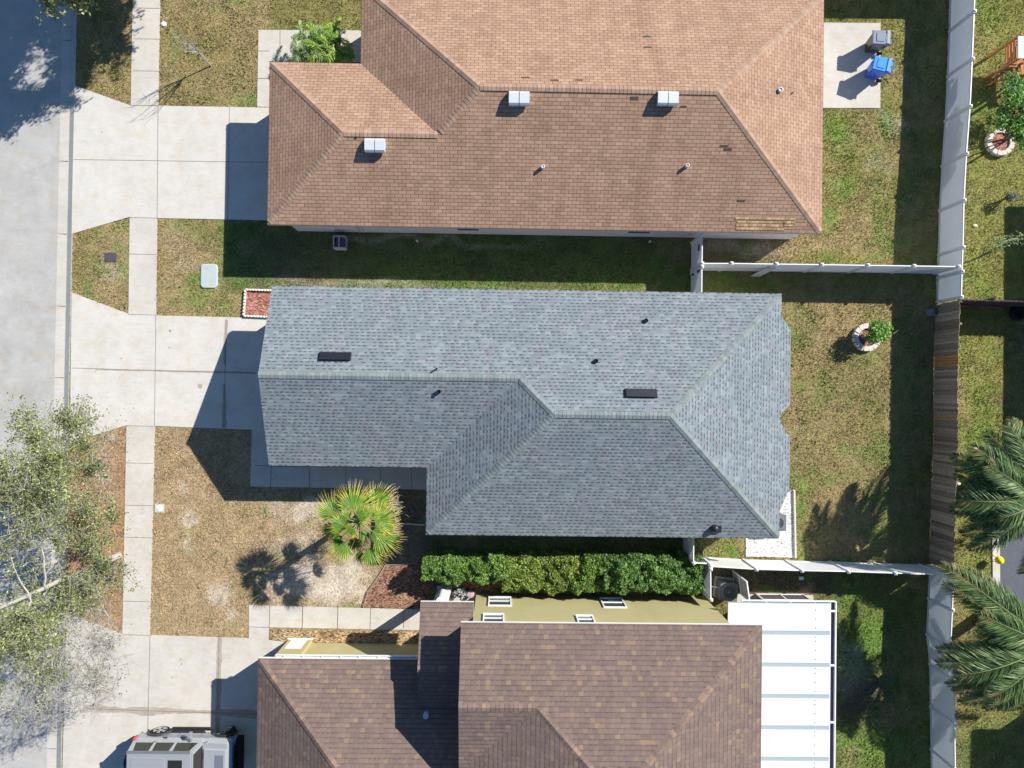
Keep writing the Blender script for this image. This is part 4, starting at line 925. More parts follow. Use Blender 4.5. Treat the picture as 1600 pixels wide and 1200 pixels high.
# ================================================================ plants
def rv(n): return RNG.random(n)
def leafcloud(C, size, cols, n_per=1, aspect=.5, flat=.55, jitter=.25, bend=True):
    """C: (n,3) leaf centres -> rhombic leaves (two-tone); returns verts (n*4,3), cols (n,3)"""
    n = len(C); size = np.asarray(size)*np.ones(n)
    az = rv(n)*2*np.pi; el = (rv(n)-.5)*np.pi*(1-flat)
    d = np.stack([np.cos(az)*np.cos(el), np.sin(az)*np.cos(el), np.sin(el)], 1)
    up = np.stack([(rv(n)-.5)*1.2, (rv(n)-.5)*1.2, np.ones(n)], 1); s = np.cross(d, up); s /= np.linalg.norm(s, axis=1)[:, None]+1e-9
    L = (size*(.7+.6*rv(n)))[:, None]; w = L*aspect
    a = C-d*L*.5; b = C+d*L*.5; m1 = C+s*w*.5+d*L*.05; m2 = C-s*w*.5+d*L*.05
    return np.stack([a, m1, b, m2], 1).reshape(-1, 3)
def pal(n, cols, p=None, k=.25):
    cols = np.array(cols); idx = RNG.choice(len(cols), n, p=p); return cols[idx]*(1-k+2*k*rv(n))[:, None]
def blobpts(c, r, n, shell=.55, lumps=9, lr=.45):
    """points in an uneven lumpy shell"""
    c = np.array(c, float); r = np.array(r, float); L = RNG.normal(size=(lumps, 3)); L /= np.linalg.norm(L, axis=1)[:, None]; L[:, 2] = np.abs(L[:, 2])*.8
    L = L*(.45+.35*rv(lumps))[:, None]; idx = RNG.integers(0, lumps, n); d = RNG.normal(size=(n, 3)); d /= np.linalg.norm(d, axis=1)[:, None]
    rad = lr*(shell+(1-shell)*rv(n)**.5); P = L[idx]+d*rad[:, None]*(.7+.6*rv(lumps))[idx][:, None]; P[:, 2] = np.maximum(P[:, 2], -.9)
    return c+P*r
# hedge
def hedge(label, x0, x1, cols, seed, h=1.45, dens=1.0, y1=930):
    a = W(x0, 868, h); b = W(x1, y1, h*.8); cx, cy = (a.x+b.x)/2, (a.y+b.y)/2; o = thing('hedge', label, 'hedge', (cx, cy, 0), 'hedge sections')
    Lx = b.x-a.x; Ly = a.y-b.y; n = int(24000*dens*Lx/5); x = a.x+rv(n)*Lx; y = b.y+rv(n)*Ly
    hz = h*(.72+.28*vnoise(x, y, .5, seed)+.20*vnoise(x, y, .2, seed+1))
    ed = np.minimum(np.minimum(x-a.x, b.x-x)+.6, np.minimum(y-b.y, a.y-y)); out = (vnoise(x, y, .4, seed+2)-.52)*.42
    k = np.clip((ed+out+.05)/.30, 0, 1); zz = hz*np.sqrt(k+.001)-rv(n)**2*.45
    keep = (ed+out > -.06) & (zz > .05); P = np.stack([x+(rv(n)-.5)*.1, y+(rv(n)-.5)*.1, zz], 1)[keep]
    # side leaves
    m = int(n*.22); t = rv(m)*2*(Lx+Ly); sx = np.where(t < 2*Lx, a.x+(t % Lx), np.where(t < 2*Lx+Ly, a.x, b.x)); sy = np.where(t < Lx, a.y, np.where(t < 2*Lx, b.y, b.y+(t % Ly)))
    Sd = np.stack([sx+(cx-sx)*.06+(rv(m)-.5)*.16, np.where(sy > cy, sy-.22, sy+.22)+(rv(m)-.5)*.16, rv(m)*h*.6], 1); P = np.vstack([P, Sd])
    V = leafcloud(P, .105, None, aspect=.6, flat=.35); cn = vnoise(P[:, 0], P[:, 1], .3, seed+5)
    base = pal(len(P), cols, None, .35)*(.65+.7*cn)[:, None]
    fast('foliage', V, 4, m_leaf, base, o)
    s = MB()
    for i in range(int(Lx/.6)):
        xx = a.x+.3+i*.6; s.tube([(xx, cy, 0), (xx+.05, cy+.05, h*.5), (xx+.1, cy+.2, h*.8)], [.03, .025, .012], 5); s.tube([(xx, cy, .2), (xx-.1, cy-.2, h*.8)], [.02, .01], 5)
    s.build('stem', m_dkbark, o)
hedge('bright green left section of the long hedge, beside the porch roof', 660, 792, [(.10, .20, .035), (.15, .27, .05), (.06, .13, .025), (.21, .32, .07)], 41, y1=917)
hedge('yellow green variegated middle section of the long hedge', 786, 905, [(.19, .27, .04), (.14, .23, .035), (.29, .34, .06), (.08, .14, .025), (.20, .20, .06), (.12, .24, .04)], 51, 1.35)
hedge('yellow green and dark mixed hedge section right of the middle', 899, 952, [(.11, .22, .035), (.20, .28, .045), (.07, .15, .025)], 56, 1.5)
hedge('dark glossy green right section of the long hedge, beside the vinyl side fence', 946, 1097, [(.08, .18, .035), (.12, .24, .05), (.05, .11, .022), (.18, .30, .08)], 61, 1.75)
# small shrubs
def shrub(name, label, cat, px, py, z, r, n, size, cols, trunk=True, group=None, asp=.45, lumps=9, basepx=None, lr=.45):
    c = W(px, py, z); b = W(basepx[0], basepx[1], 0) if basepx else Vector((c.x, c.y, 0)); o = thing(name, label, cat, (b.x, b.y, 0), group)
    P = blobpts(c, r, n, .45, lumps, lr); fast('foliage', leafcloud(P, size, None, aspect=asp), 4, m_leaf, pal(n, cols), o)
    s = MB()
    for k in range(7):
        t = k*2*math.pi/7; e = c+Vector((math.cos(t)*r[0]*.5, math.sin(t)*r[1]*.5, r[2]*.3*random.random())); s.tube([(b.x, b.y, 0), Vector((b.x, b.y, 0)).lerp(e, .5)+Vector((0, 0, .1)), e], [.035, .025, .01], 5)
    s.build('stem', m_dkbark, o); return o
shrub('shrub', 'bright green leafy shrub growing from the round white planter', 'shrub', 1371, 519, .85, (.62, .66, .5), 1500, .13, [(.20, .38, .05), (.12, .28, .04), (.30, .46, .10), (.06, .15, .02)], basepx=(1357, 527))
shrub('shrub', 'thin grey green weed clump in shade near the right edge', 'weed', 1579, 307, .5, (.5, .45, .35), 500, .08, [(.16, .18, .12), (.25, .24, .18), (.10, .16, .06)], lumps=12, lr=.3)
shrub('shrub', 'low yellow green bush at the foot of the young tree by the right edge', 'bush', 1550, 188, .5, (.62, .6, .35), 1200, .10, [(.22, .30, .06), (.14, .22, .04), (.28, .33, .10)])
shrub('young_tree', 'young tree with bright green drooping leaves over the ring planter at the right edge', 'tree', 1589, 180, 2.1, (1.05, 1.75, 1.0), 3000, .17, [(.13, .30, .04), (.08, .20, .025), (.22, .40, .07), (.05, .12, .015)], basepx=(1569, 222), asp=.35, lumps=16, lr=.34)
# feathery frond plants
def frond(V, C, root, d, L, rise, droop, wl, nl, cols, lw=.022, vang=.5, jit=.12, rach=None, tipcol=None):
    """root point, plan direction d, length L. appends leaflet quads to V and colours to C"""
    d = Vector((d[0], d[1], 0)).normalized(); sd_ = Vector((-d.y, d.x, 0)); pts = []
    for i in range(13):
        t = i/12; pts.append(root+d*(L*t*(1-.12*t*droop))+Vector((0, 0, rise*t-droop*t*t)))
    if rach is not None: rach.tube(pts, [.035*(1-.85*i/12) for i in range(13)], 5)
    for i in range(nl):
        t = .10+.90*(i+random.random())/nl; k = t*12; j = min(11, int(k)); p = pts[j].lerp(pts[j+1], k-j); td = (pts[j+1]-pts[j]).normalized()
        for sg in (-1, 1):
            w = wl*(math.sin(math.pi*min(1, .18+t*.80))**.6)*(random.uniform(.8, 1.1)); an = vang+random.uniform(-jit, jit)
            dr = (td*math.cos(an+.35*t)*1.0+sd_*sg*math.sin(an+.35)+Vector((0, 0, random.uniform(-.25, .25)))).normalized()
            q = p+dr*w+Vector((0, 0, -.18*w)); md = p+dr*w*.45; pe = dr.cross(Vector((0, 0, 1))).normalized()*lw*.5; pe = pe+Vector((0, 0, random.uniform(-1, 1)*lw*.4))
            V += [p, md+pe, q, md-pe]; c = random.choice(cols); g_ = random.uniform(.7, 1.3)
            if tipcol and t > .8 and random.random() < .5: c = tipcol
            C.append(tuple(x*g_ for x in c))
def more(cpx, cpy, z, n, lo, hi, seed):
    r = random.Random(seed); return [(r.uniform(lo, hi), r.uniform(2.6, 4.0), r.uniform(.3, 1.6), r.uniform(1.4, 2.8)) for _ in range(n)]
def palm_feather(label, cpx, cpy, z, fronds, cols, trunk_r=.25, group=None, cat='palm', name='date_palm', nl=80, wl=.55, lw=.03, rachm=None, deadf=None):
    c = W(cpx, cpy, z); o = thing(name, label, cat, (c.x, c.y, 0), group); t = MB()
    t.tube([(c.x, c.y, 0), (c.x+.05, c.y, z*.5), (c.x, c.y, z)], [trunk_r*1.15, trunk_r, trunk_r*1.2], 12); t.build('trunk', m_dkbark, o)
    V, C, R_ = [], [], MB()
    for (ang, L, rise, droop) in fronds:
        a_ = math.radians(ang); frond(V, C, c+Vector((math.cos(a_), math.sin(a_), 0))*trunk_r*.5, (math.cos(a_), math.sin(a_)), L, rise, droop, wl, nl, cols, lw, rach=R_, tipcol=(.30, .26, .10))
    fast('crown', np.array([tuple(v) for v in V]), 4, m_leaf, np.array(C), o); R_.build('frond_rib', plain('rib_green', (.22, .26, .10), .6), o)
DP = [(.07, .14, .04), (.11, .20, .06), (.16, .27, .08), (.045, .09, .028), (.22, .29, .12)]
def aim(c, tip, zt):
    return None
def fr_to(cpx, cpy, z, tips):
    """fronds whose tips land at given pixels"""
    out = []; c = W(cpx, cpy, z)
    for (tx, ty, zt, rs) in tips:
        q = W(tx, ty, zt); d = q-c; L = math.hypot(d.x, d.y); out.append((math.degrees(math.atan2(d.y, d.x)), L/.9, rs, rs+(z-zt)))
    return out
T1 = [(1536, 667, 3.6, .9), (1474, 702, 3.4, 1.0), (1481, 733, 3.2, .8), (1535, 768, 3.6, .6), (1492, 800, 3.2, .9), (1540, 850, 2.8, .7), (1620, 660, 3.6, .9), (1700, 690, 3.5, .9), (1740, 780, 3.4, .9), (1700, 860, 3.2, .9), (1640, 930, 2.8, .7), (1510, 745, 2.9, .3), (1580, 640, 3.2, .6), (1500, 715, 2.6, .4), (1510, 690, 4.2, 1.5), (1495, 765, 3.8, 1.2), (1515, 820, 3.8, 1.1), (1570, 650, 4.0, 1.4), (1660, 900, 3.6, 1.0), (1540, 725, 4.8, 1.9), (1560, 810, 4.8, 1.8), (1492, 842, 3.0, .6), (1505, 868, 3.4, .9), (1600, 915, 3.2, .9), (1625, 900, 3.4, 1.0)]
palm_feather('date palm with arching fronds reaching over the weathered wood fence', 1618, 782, 4.4, fr_to(1618, 782, 4.4, T1)+more(0, 0, 0, 9, 115, 195, 4), DP, group='date palms on the right', wl=.85, nl=210, lw=.032)
T2 = [(1450, 866, 3.4, 1.1), (1455, 900, 3.0, .8), (1520, 940, 3.4, .7), (1447, 1018, 3.0, .7), (1449, 1040, 3.4, .9), (1462, 1082, 3.0, .8), (1482, 1118, 2.8, .8), (1560, 1130, 2.8, .7), (1600, 1140, 2.9, .8), (1700, 880, 3.4, .9), (1760, 980, 3.2, .9), (1750, 1100, 3.2, .9), (1660, 1160, 3, .9), (1520, 905, 3.6, 1.0), (1500, 1070, 3.4, .9), (1480, 1060, 4.0, 1.5), (1475, 1095, 2.6, .4), (1530, 1120, 3.6, 1.2), (1500, 880, 3.0, .5), (1465, 1030, 2.6, .5), (1540, 1095, 4.4, 1.6), (1530, 960, 4.4, 1.6), (1610, 1150, 3.6, 1.1), (1700, 1140, 3.4, .9)]
palm_feather('date palm whose lower fronds lie over the white vinyl fence at the lower right', 1640, 1008, 4.2, fr_to(1640, 1008, 4.2, T2)+more(0, 0, 0, 8, 165, 245, 9), DP, group='date palms on the right', wl=.85, nl=210, lw=.032)
# areca clump by the brown house
c = W(498, 72, 1.0); o = thing('areca_palm', 'bushy bright green areca palm clump on the walkway of the tan roofed house', 'palm', (c.x, c.y, 0)); V, C, R_ = [], [], MB()
for k in range(90):
    off = Vector((random.uniform(-.95, 1.0), random.uniform(-.45, .5), random.uniform(-.3, .3))); a_ = random.uniform(0, 2*math.pi)
    frond(V, C, c+off, (math.cos(a_), math.sin(a_)), random.uniform(.7, 1.15), random.uniform(.3, .7), random.uniform(.4, .8), .28, 26, [(.17, .36, .04), (.28, .48, .07), (.10, .24, .03), (.40, .48, .06)] if off.x > -.2 else [(.22, .34, .11), (.14, .26, .06), (.32, .42, .18)], .03, rach=R_)
fast('foliage', np.array([tuple(v) for v in V]), 4, m_leaf, np.array(C), o); R_.build('stem', plain('areca_stem', (.20, .24, .06), .6), o)
# fan palm
pc_ = W(562, 814, 4.3); fpz = 4.3; o = thing('fan_palm', 'fan palm with yellow tipped leaves in the front lawn of the grey roofed house', 'palm', (W(588, 789, 0).x, W(588, 789, 0).y, 0)); b0 = W(588, 789, 0)
t = MB(); t.tube([b0, (b0.x, b0.y, 1), Vector((b0.x, b0.y, 2.6)), Vector((pc_.x, pc_.y, 4.1))], [.20, .15, .14, .15], 12); t.build('trunk', m_dkbark, o)
V, C = [], []; pet = MB(); trc = []
FANS = [((552, 797), (556, 752), .95, 4.5, 150), ((583, 789), (604, 768), .82, 4.2, 120), ((523, 806), (506, 778), .85, 4.3, 135), ((537, 822), (522, 815), .62, 4.6, 150), ((521, 826), (500, 832), .55, 4.0, 130), ((540, 848), (522, 868), .85, 4.1, 120), ((563, 860), (561, 886), .60, 3.6, 70),
        ((577, 856), (590, 882), .82, 3.9, 110), ((589, 836), (612, 852), .95, 4.1, 115), ((586, 815), (610, 811), .85, 4.4, 150), ((560, 808), (572, 800), .50, 4.8, 150), ((566, 826), (573, 845), .60, 4.3, 60), ((552, 826), (545, 832), .40, 4.7, 170), ((535, 838), (512, 850), .55, 3.8, 90), ((575, 806), (585, 798), .45, 4.7, 120), ((600, 780), (608, 800), .55, 3.5, 110)]
FANS += [((556, 840), (552, 870), .62, 3.3, 110), ((600, 828), (622, 822), .6, 3.4, 110), ((530, 800), (508, 800), .6, 3.6, 110), ((572, 790), (578, 760), .55, 3.6, 90), ((545, 812), (530, 800), .5, 4.6, 120), ((582, 830), (598, 838), .5, 4.6, 120)]
for (bx, by), (tx, ty), L, z, spread in FANS:
    L *= 1.33; spread = min(190, spread*1.25); p = W(bx, by, z); q = W(tx, ty, z); d = q-p; d.z = 0; d.normalize(); a0 = math.atan2(d.y, d.x); nb = int(30*spread/120); pet.tube([pc_, pc_.lerp(p, .5)+Vector((0, 0, .15)), p], [.03, .022, .018], 6)
    for i in range(nb):
        t_ = (i+.5)/nb-.5; an = a0+math.radians(spread)*t_; l = L*(1-.32*abs(2*t_)**2)*random.uniform(.84, 1.08); an += random.gauss(0, .02); dr = Vector((math.cos(an), math.sin(an), 0)); sd2 = Vector((-dr.y, dr.x, 0)); tilt = -.25+.25*math.cos(2*t_)
        zf = .04*(1 if i % 2 else -1); w = .5*math.radians(spread)/nb*l*1.1
        A = p; B1 = p+dr*l*.50+sd2*w*.64+Vector((0, 0, tilt*l*.3+zf*.4)); B2 = p+dr*l*.50-sd2*w*.64+Vector((0, 0, tilt*l*.3-zf*.4)); T_ = p+dr*l+Vector((0, 0, tilt*l-.10*l)); Mx = p+dr*l*.76+Vector((0, 0, tilt*l*.7))
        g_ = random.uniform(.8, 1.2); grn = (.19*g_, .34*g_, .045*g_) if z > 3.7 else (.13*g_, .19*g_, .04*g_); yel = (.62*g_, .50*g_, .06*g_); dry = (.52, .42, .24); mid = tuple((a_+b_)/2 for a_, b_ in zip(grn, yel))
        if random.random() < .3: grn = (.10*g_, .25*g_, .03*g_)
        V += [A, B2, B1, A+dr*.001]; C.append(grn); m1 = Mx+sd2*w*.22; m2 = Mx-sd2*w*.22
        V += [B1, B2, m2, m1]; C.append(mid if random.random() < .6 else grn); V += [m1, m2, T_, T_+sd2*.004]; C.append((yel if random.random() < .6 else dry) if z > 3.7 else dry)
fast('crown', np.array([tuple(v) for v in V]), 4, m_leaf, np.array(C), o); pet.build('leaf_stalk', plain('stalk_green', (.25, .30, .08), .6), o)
V, C = [], []
for k in range(500):     # hanging dead leaf threads on the right of the crown
    p = W(609+random.gauss(0, 7), 792+random.gauss(0, 11), 3.6+random.gauss(0, .2)); a_ = random.uniform(0, 6.28); q = p+Vector((math.cos(a_)*.18, math.sin(a_)*.18, -.1)); e = Vector((-math.sin(a_), math.cos(a_), 0))*.006
    V += [p-e, p+e, q+e, q-e]; C.append((.34, .30, .20))
fast('dead_leaf', np.array([tuple(v) for v in V]), 4, m_leaf, np.array(C), o)['kind'] = 'stuff'
# bare sapling
b0 = W(330, 103, 0); o = thing('bare_sapling', 'small leafless sapling with pale twigs in the upper front lawn', 'tree', (b0.x, b0.y, 0)); t = MB(); tp_ = Vector((b0.x-.15, b0.y+.15, 1.0)); t.tube([b0, tp_], [.035, .025], 6); t.build('trunk', m_twig, o); br = MB()
for k in range(11):
    a_ = random.uniform(0, 6.28); r_ = random.uniform(.15, .75); e = tp_+Vector((math.cos(a_)*r_, math.sin(a_)*r_, random.uniform(1.0, 2.1))); md = tp_.lerp(e, .5)+Vector((math.cos(a_)*.1, math.sin(a_)*.1, 0)); br.tube([tp_, md, e], [.018, .012, .005], 5)
    for j in range(3):
        s_ = md.lerp(e, random.random()); br.tube([s_, s_+Vector((random.uniform(-.3, .3), random.uniform(-.3, .3), random.uniform(.15, .5)))], [.007, .003], 4)
br.build('branch', m_twig, o)
# weedy sapling at the right
b0 = W(1592, 372, 0); o = thing('weedy_sapling', 'thin leaning sapling with few leaves beyond the long vinyl fence', 'tree', (b0.x, b0.y, 0)); t = MB(); e = W(1556, 381, 1.3); t.tube([b0, b0.lerp(e, .5)+Vector((0, 0, .3)), e], [.05, .04, .02], 6); t.build('trunk', plain('green_bark', (.22, .26, .12), .8), o)
P = np.array([tuple(b0.lerp(e, random.random())+Vector((random.gauss(0, .18), random.gauss(0, .15), random.uniform(.3, .7)))) for _ in range(160)]+[tuple(e+Vector((random.gauss(0, .22), random.gauss(0, .2), random.gauss(.1, .1)))) for _ in range(120)])
fast('foliage', leafcloud(P, .12, None, aspect=.3), 4, m_leaf, pal(len(P), [(.18, .26, .10), (.30, .34, .20), (.12, .20, .06)]), o)
# ---------------------------------------------------------------- street trees
def street_tree(label, base, trunk, tips, leafn, cols, size=.085, r0=.16, seed=3, group='street trees by the kerb'):
    """tips: (point, leafiness); each limb grows from the nearest wood already there"""
    rnd = random.Random(seed); b0 = W(base[0], base[1], 0); o = thing('street_tree', label, 'tree', (b0.x, b0.y, 0), group); t = MB(); T = [Vector(p) for p in trunk]
    t.tube([b0]+T, [r0]+[r0*(1-.8*(i+1)/len(T)) for i in range(len(T))], 10); t.build('trunk', m_bark, o)
    br = MB(); tw = MB(); L = []; nodes = [(p, 0.0, r0*(1-.8*(i+1)/len(T))*.6) for i, p in enumerate(T) if p.z > 1.4]
    for a_, b_ in zip(T, T[1:]):
        if a_.z > 1.4: nodes.append((a_.lerp(b_, .5), 0.0, .06))
    for tip, dens in sorted(tips, key=lambda q: min((q[0]-p).length for p in T)):
        best = min(nodes, key=lambda nd: (tip-nd[0]).length*1.0+.35*nd[1]+(2.0 if nd[0].z > tip.z-.1 else 0)); a = best[0]; Lm = (tip-a).length
        r_ = min(best[2]*.8, .012+.010*Lm+.012); mid = a.lerp(tip, .5)+Vector((rnd.gauss(0, .10*Lm), rnd.gauss(0, .10*Lm), rnd.uniform(.0, .12)*Lm)); n = 6
        P = [(a*(1-s_)**2+mid*2*s_*(1-s_)+tip*s_*s_)+Vector((rnd.gauss(0, .03), rnd.gauss(0, .03), rnd.gauss(0, .03)))*(0 < s_ < 1) for s_ in [i/n for i in range(n+1)]]
        br.tube(P, [r_*(1-.75*i/n)+.004 for i in range(n+1)], 5)
        for i in range(1, n+1): nodes.append((P[i], best[1]+Lm*i/n, r_*(1-.75*i/n)+.004))
        ns = int(3+min(Lm, 2.2)*3.4)
        for k in range(ns):
            s = 1-min(1, 2.2/Lm)*(k+rnd.random())/ns; s = max(0, min(.999, s)); j = min(n-1, int(s*n)); p = P[j].lerp(P[j+1], s*n-j); ax = (P[j+1]-P[j]).normalized(); l = rnd.uniform(.3, .95)
            dr = (ax*.5+Vector((rnd.gauss(0, 1), rnd.gauss(0, 1), rnd.gauss(.1, .6))).normalized()).normalized(); e = p+dr*l; md = p.lerp(e, .5)+Vector((rnd.gauss(0, .08), rnd.gauss(0, .08), rnd.gauss(0, .08))); tw.tube([p, md, e], [.012, .008, .004], 3)
            for q in range(7):
                s0 = p.lerp(e, rnd.uniform(.2, 1)); e2 = s0+Vector((rnd.gauss(0, .26), rnd.gauss(0, .26), rnd.gauss(0, .2))); tw.tube([s0, e2], [.0065, .003], 3)
                for _ in range(int(leafn*dens*rnd.random()**2*3.2)): L.append(tuple(s0.lerp(e2, rnd.random()*1.3)+Vector((rnd.gauss(0, .09), rnd.gauss(0, .09), rnd.gauss(0, .07)))))
    br.build('branch', m_bark, o); tw.build('twig', m_twig, o); L = np.array(L)
    cl = .65+.7*vnoise(L[:, 0], L[:, 1], .5, seed+90)
    fast('foliage', leafcloud(L, size, None, aspect=.45, flat=.3), 4, m_leaf, pal(len(L), cols, None, .3)*cl[:, None], o); return len(L)
tb = W(186, 868, 0); tz = lambda z, dx=0, dy=0: Vector((tb.x+dx, tb.y+dy, z))
trunk = [tz(1.5, -.02, -.02), tz(3, .03, -.05), tz(4.6, -.05, -.02), tz(6.2, -.1, -.1), tz(8.2, -.1, -.1), tz(9.4, -.2, 0)]
rnd = random.Random(12); tips = []
def ell(n, cx, cy, rx, ry, z0, z1, d0, d1):
    for _ in range(n):
        a_ = rnd.uniform(0, 6.283); r_ = rnd.random()**.5; x = cx+rx*r_*math.cos(a_); y = cy+ry*r_*math.sin(a_); f = (x/200)
        tips.append((W(x, y, max(2.6, z0+(z1-z0)*(1-f)+rnd.gauss(0, .4))), rnd.uniform(d0, d1)))
ell(26, 35, 730, 75, 90, 4.2, 6.6, .6, 1.3); ell(20, 100, 740, 70, 60, 3.8, 5.6, .5, 1.2); ell(12, 140, 820, 50, 45, 3.2, 5.0, .7, 1.4); ell(6, 70, 650, 60, 24, 3.8, 5.2, .4, .9)
ell(8, 45, 820, 50, 50, 4.5, 7.0, .3, .9); ell(8, 170, 900, 40, 30, 2.6, 3.8, .4, 1.0); ell(5, 120, 650, 22, 26, 3.6, 4.6, .3, .5); ell(4, 160, 700, 30, 26, 3.4, 4.2, .05, .2)
ell(10, 120, 920, 50, 30, 3.4, 5.4, .6, 1.2)
ell(16, 40, 1000, 55, 50, 4.4, 7.0, .6, 1.3); ell(8, 70, 975, 50, 30, 4.0, 6.0, .4, .9); ell(10, 60, 1060, 50, 45, 4.4, 6.6, .1, .4); ell(40, 130, 1035, 58, 75, 3.6, 5.2, .0, .12); ell(18, 95, 1090, 60, 38, 4.0, 5.8, .0, .08); ell(8, 30, 1110, 40, 20, 4.6, 6.4, .05, .2)
ell(14, -50, 750, 40, 120, 5, 7.5, .5, 1.2); ell(14, -50, 1000, 40, 110, 5, 7.5, .4, 1.0)
OAK = [(.20, .24, .08), (.28, .31, .12), (.13, .16, .05), (.37, .39, .19), (.18, .22, .065)]
nL = street_tree('tall pale barked street tree with sparse olive leaves over the kerb at the lower left', (186, 868), trunk, tips, 10.5, OAK, size=.105)
# tree whose crown is above the top left corner: limbs placed so that its shade reaches the road
tb2 = W(190, -125, 0); tz2 = lambda z, dx=0, dy=0: Vector((tb2.x+dx, tb2.y+dy, z)); tips = []; rnd = random.Random(5)
sdx, sdy = -1.4*SUN_DIR.x, -1.4*SUN_DIR.y
while len(tips) < 110:
    sx = rnd.uniform(-60, 200); sy = rnd.uniform(-60, 205)
    if sy > 205-.45*max(0, sx) + (0 if sx > 0 else .0) or (sx > 125 and sy > 120-.3*(sx-125)): continue
    if 55 < sx < 80 and 100 < sy < 200: continue
    z = rnd.uniform(3.2, 8.5); g_ = W(sx, sy, 0); e = Vector((g_.x-sdx*z, g_.y-sdy*z, z)); q = toPX(e)
    if q[1] > -26: continue
    tips.append((e, 1.0))
for q in (W(95, 0, 4.2), W(70, 4, 4.6), W(85, -6, 4.0), W(122, -2, 3.8)): tips.append((q, .7))
nL2 = street_tree('street tree at the top left corner casting a broad shadow on the road', (190, -125), [tz2(1.5), tz2(3), tz2(5), tz2(7.5)], tips, 12, OAK, size=.17, seed=8)
# ================================================================ playset
p = W(1590, 75, 1.2); o = thing('wooden_playset', 'orange cedar playset with ladder and grey roof panel at the right edge', 'playset', (p.x, p.y, 0))
PX = W(1573, 60, 1.4).x; PY1 = W(1573, 66, 1.4).y; PY0 = W(1573, 104, 1.4).y
d = MB(); d.box(PX, PX+2.0, PY0, PY1, 1.30, 1.38); d.build('deck', m_cedar, o)
for x, y in ((PX+.06, PY0+.06), (PX+.06, PY1-.06), (PX+1.9, PY0+.06), (PX+1.9, PY1-.06)): d = MB(); d.box(x-.05, x+.05, y-.05, y+.05, 0, 2.3); d.build('post', m_cedar, o)
d = MB()
for k in range(3): d.box(PX-.02, PX+.02, PY0+.12, PY1-.12, 1.45+k*.2, 1.58+k*.2)
d.box(PX+.12, PX+1.8, PY1-.04, PY1, 1.45, 1.60); d.box(PX+.1, PX+.5, PY0+.1, PY1-.1, 1.381, 1.43); d.build('railing', m_cedar, o)
A = W(1591, 56, 2.4); B = W(1640, 92, 2.4); d = MB(); d.box(A.x, B.x, B.y, A.y, 2.34, 2.40); d.build('roof_panel', plain('panel_grey', (.42, .48, .46), .6), o)
d = MB(); d.tube([(PX+.35, PY0+.2, 1.4), (PX+.35, PY0+.2, 1.9), (PX+.75, PY0+.35, 2.0)], .02, 8); d.tube([(PX+.4, PY1-.25, 1.4), (PX+.4, PY1-.25, 1.9), (PX+.7, PY1-.2, 2.0)], .02, 8); d.build('grab_bar', m_galv, o)
l0a = W(1552, 114, .55); l0b = W(1553, 128, .40); l1a = W(1600, 98, 1.5); l1b = W(1603, 116, 1.35); ld = MB()
ld.beam(l0a, l1a, .05, .12); ld.beam(l0b, l1b, .05, .12); lo_ = ld.build('ladder', m_cedar, o)
for k in range(6):
    t_ = (k+.4)/6; r_ = MB(); r_.beam(l0a.lerp(l1a, t_)+Vector((0, 0, .03)), l0b.lerp(l1b, t_)+Vector((0, 0, .03)), .12, .03); r_.build('rung', m_cedar, lo_)
    g_ = MB(); c_ = l0a.lerp(l1a, t_).lerp(l0b.lerp(l1b, t_), .3+.4*(k % 2)); g_.box(c_.x-.04, c_.x+.04, c_.y-.05, c_.y+.05, c_.z+.05, c_.z+.10); g_.build('grip', plain('grip_grey', (.5, .5, .5), .5), lo_) if k < 4 else None
for a_, b_ in ((l0a, 0), (l0b, 0), (l1b, 0)): d = MB(); d.box(a_.x-.04, a_.x+.04, a_.y-.04, a_.y+.04, 0, a_.z); d.build('leg', m_cedar, o)
s_ = MB(); a_ = W(1578, 134, .5); b_ = W(1640, 150, 1.2)
s_.beam(a_, b_, .5, .05); s_.beam(a_+Vector((0, .27, .06)), b_+Vector((0, .27, .06)), .05, .16); s_.beam(a_+Vector((0, -.27, .06)), b_+Vector((0, -.27, .06)), .05, .16); s_.build('slide', plain('slide_blue', (.03, .16, .36), .35, .5), o, bevel=.02)
# ================================================================ pool side at the right
slab('pool_coping', [(1549, 758), (1561, 758), (1562, 980), (1551, 980)], .05, m_conc, kind='structure')
slab('pool_deck', [(1561.3, 700), (1760, 700), (1760, 1130), (1562.3, 985)], .03, plain('deck_shaded', (.09, .10, .125), .6, .4, var=.3), kind='structure')  # dark blue-grey carries the shade lying on the deck
c = W(1562, 875.5, .5); m = MB(); m.lathe((c.x, c.y, .30), [(.02, 0), (.12, .03), (.18, .12), (.19, .2), (.15, .3), (.05, .36), (.01, .37)], 20); o = thing('garden_lantern', 'bright yellow ball on a dark wire stand at the edge of the shaded deck', 'lantern', (c.x, c.y, 0)); m.build('ball', plain('ball_yellow', (.85, .78, .01), .5, .3, var=.02), o, True)
m = MB()
for k in range(3): a_ = k*2.1; m.tube([(c.x+math.cos(a_)*.2, c.y+math.sin(a_)*.2, .03), (c.x+math.cos(a_)*.1, c.y+math.sin(a_)*.1, .36)], .012, 6)
m.build('stand', m_blackm, o)
c = W(1585, 1040, .9); o = thing('folded_parasol', 'folded pale grey parasol standing among the palm fronds at the lower right', 'parasol', (c.x, c.y, 0)); m = MB(); m.lathe((c.x, c.y, .7), [(.22, 0), (.2, .3), (.12, .9), (.03, 1.3)], 14); m.build('canopy', plain('canopy_grey', (.55, .54, .52), .8), o); m = MB(); m.lathe((c.x, c.y, 0), [(.3, 0), (.28, .08), (.03, .1), (.025, .75)], 14); m.build('pole', m_galv, o)
c = W(1555, 1042, .3); o = thing('sun_lounger', 'dark blue slatted lounger among the palm fronds at the lower right', 'lounger', (c.x, c.y, 0)); m = MB()
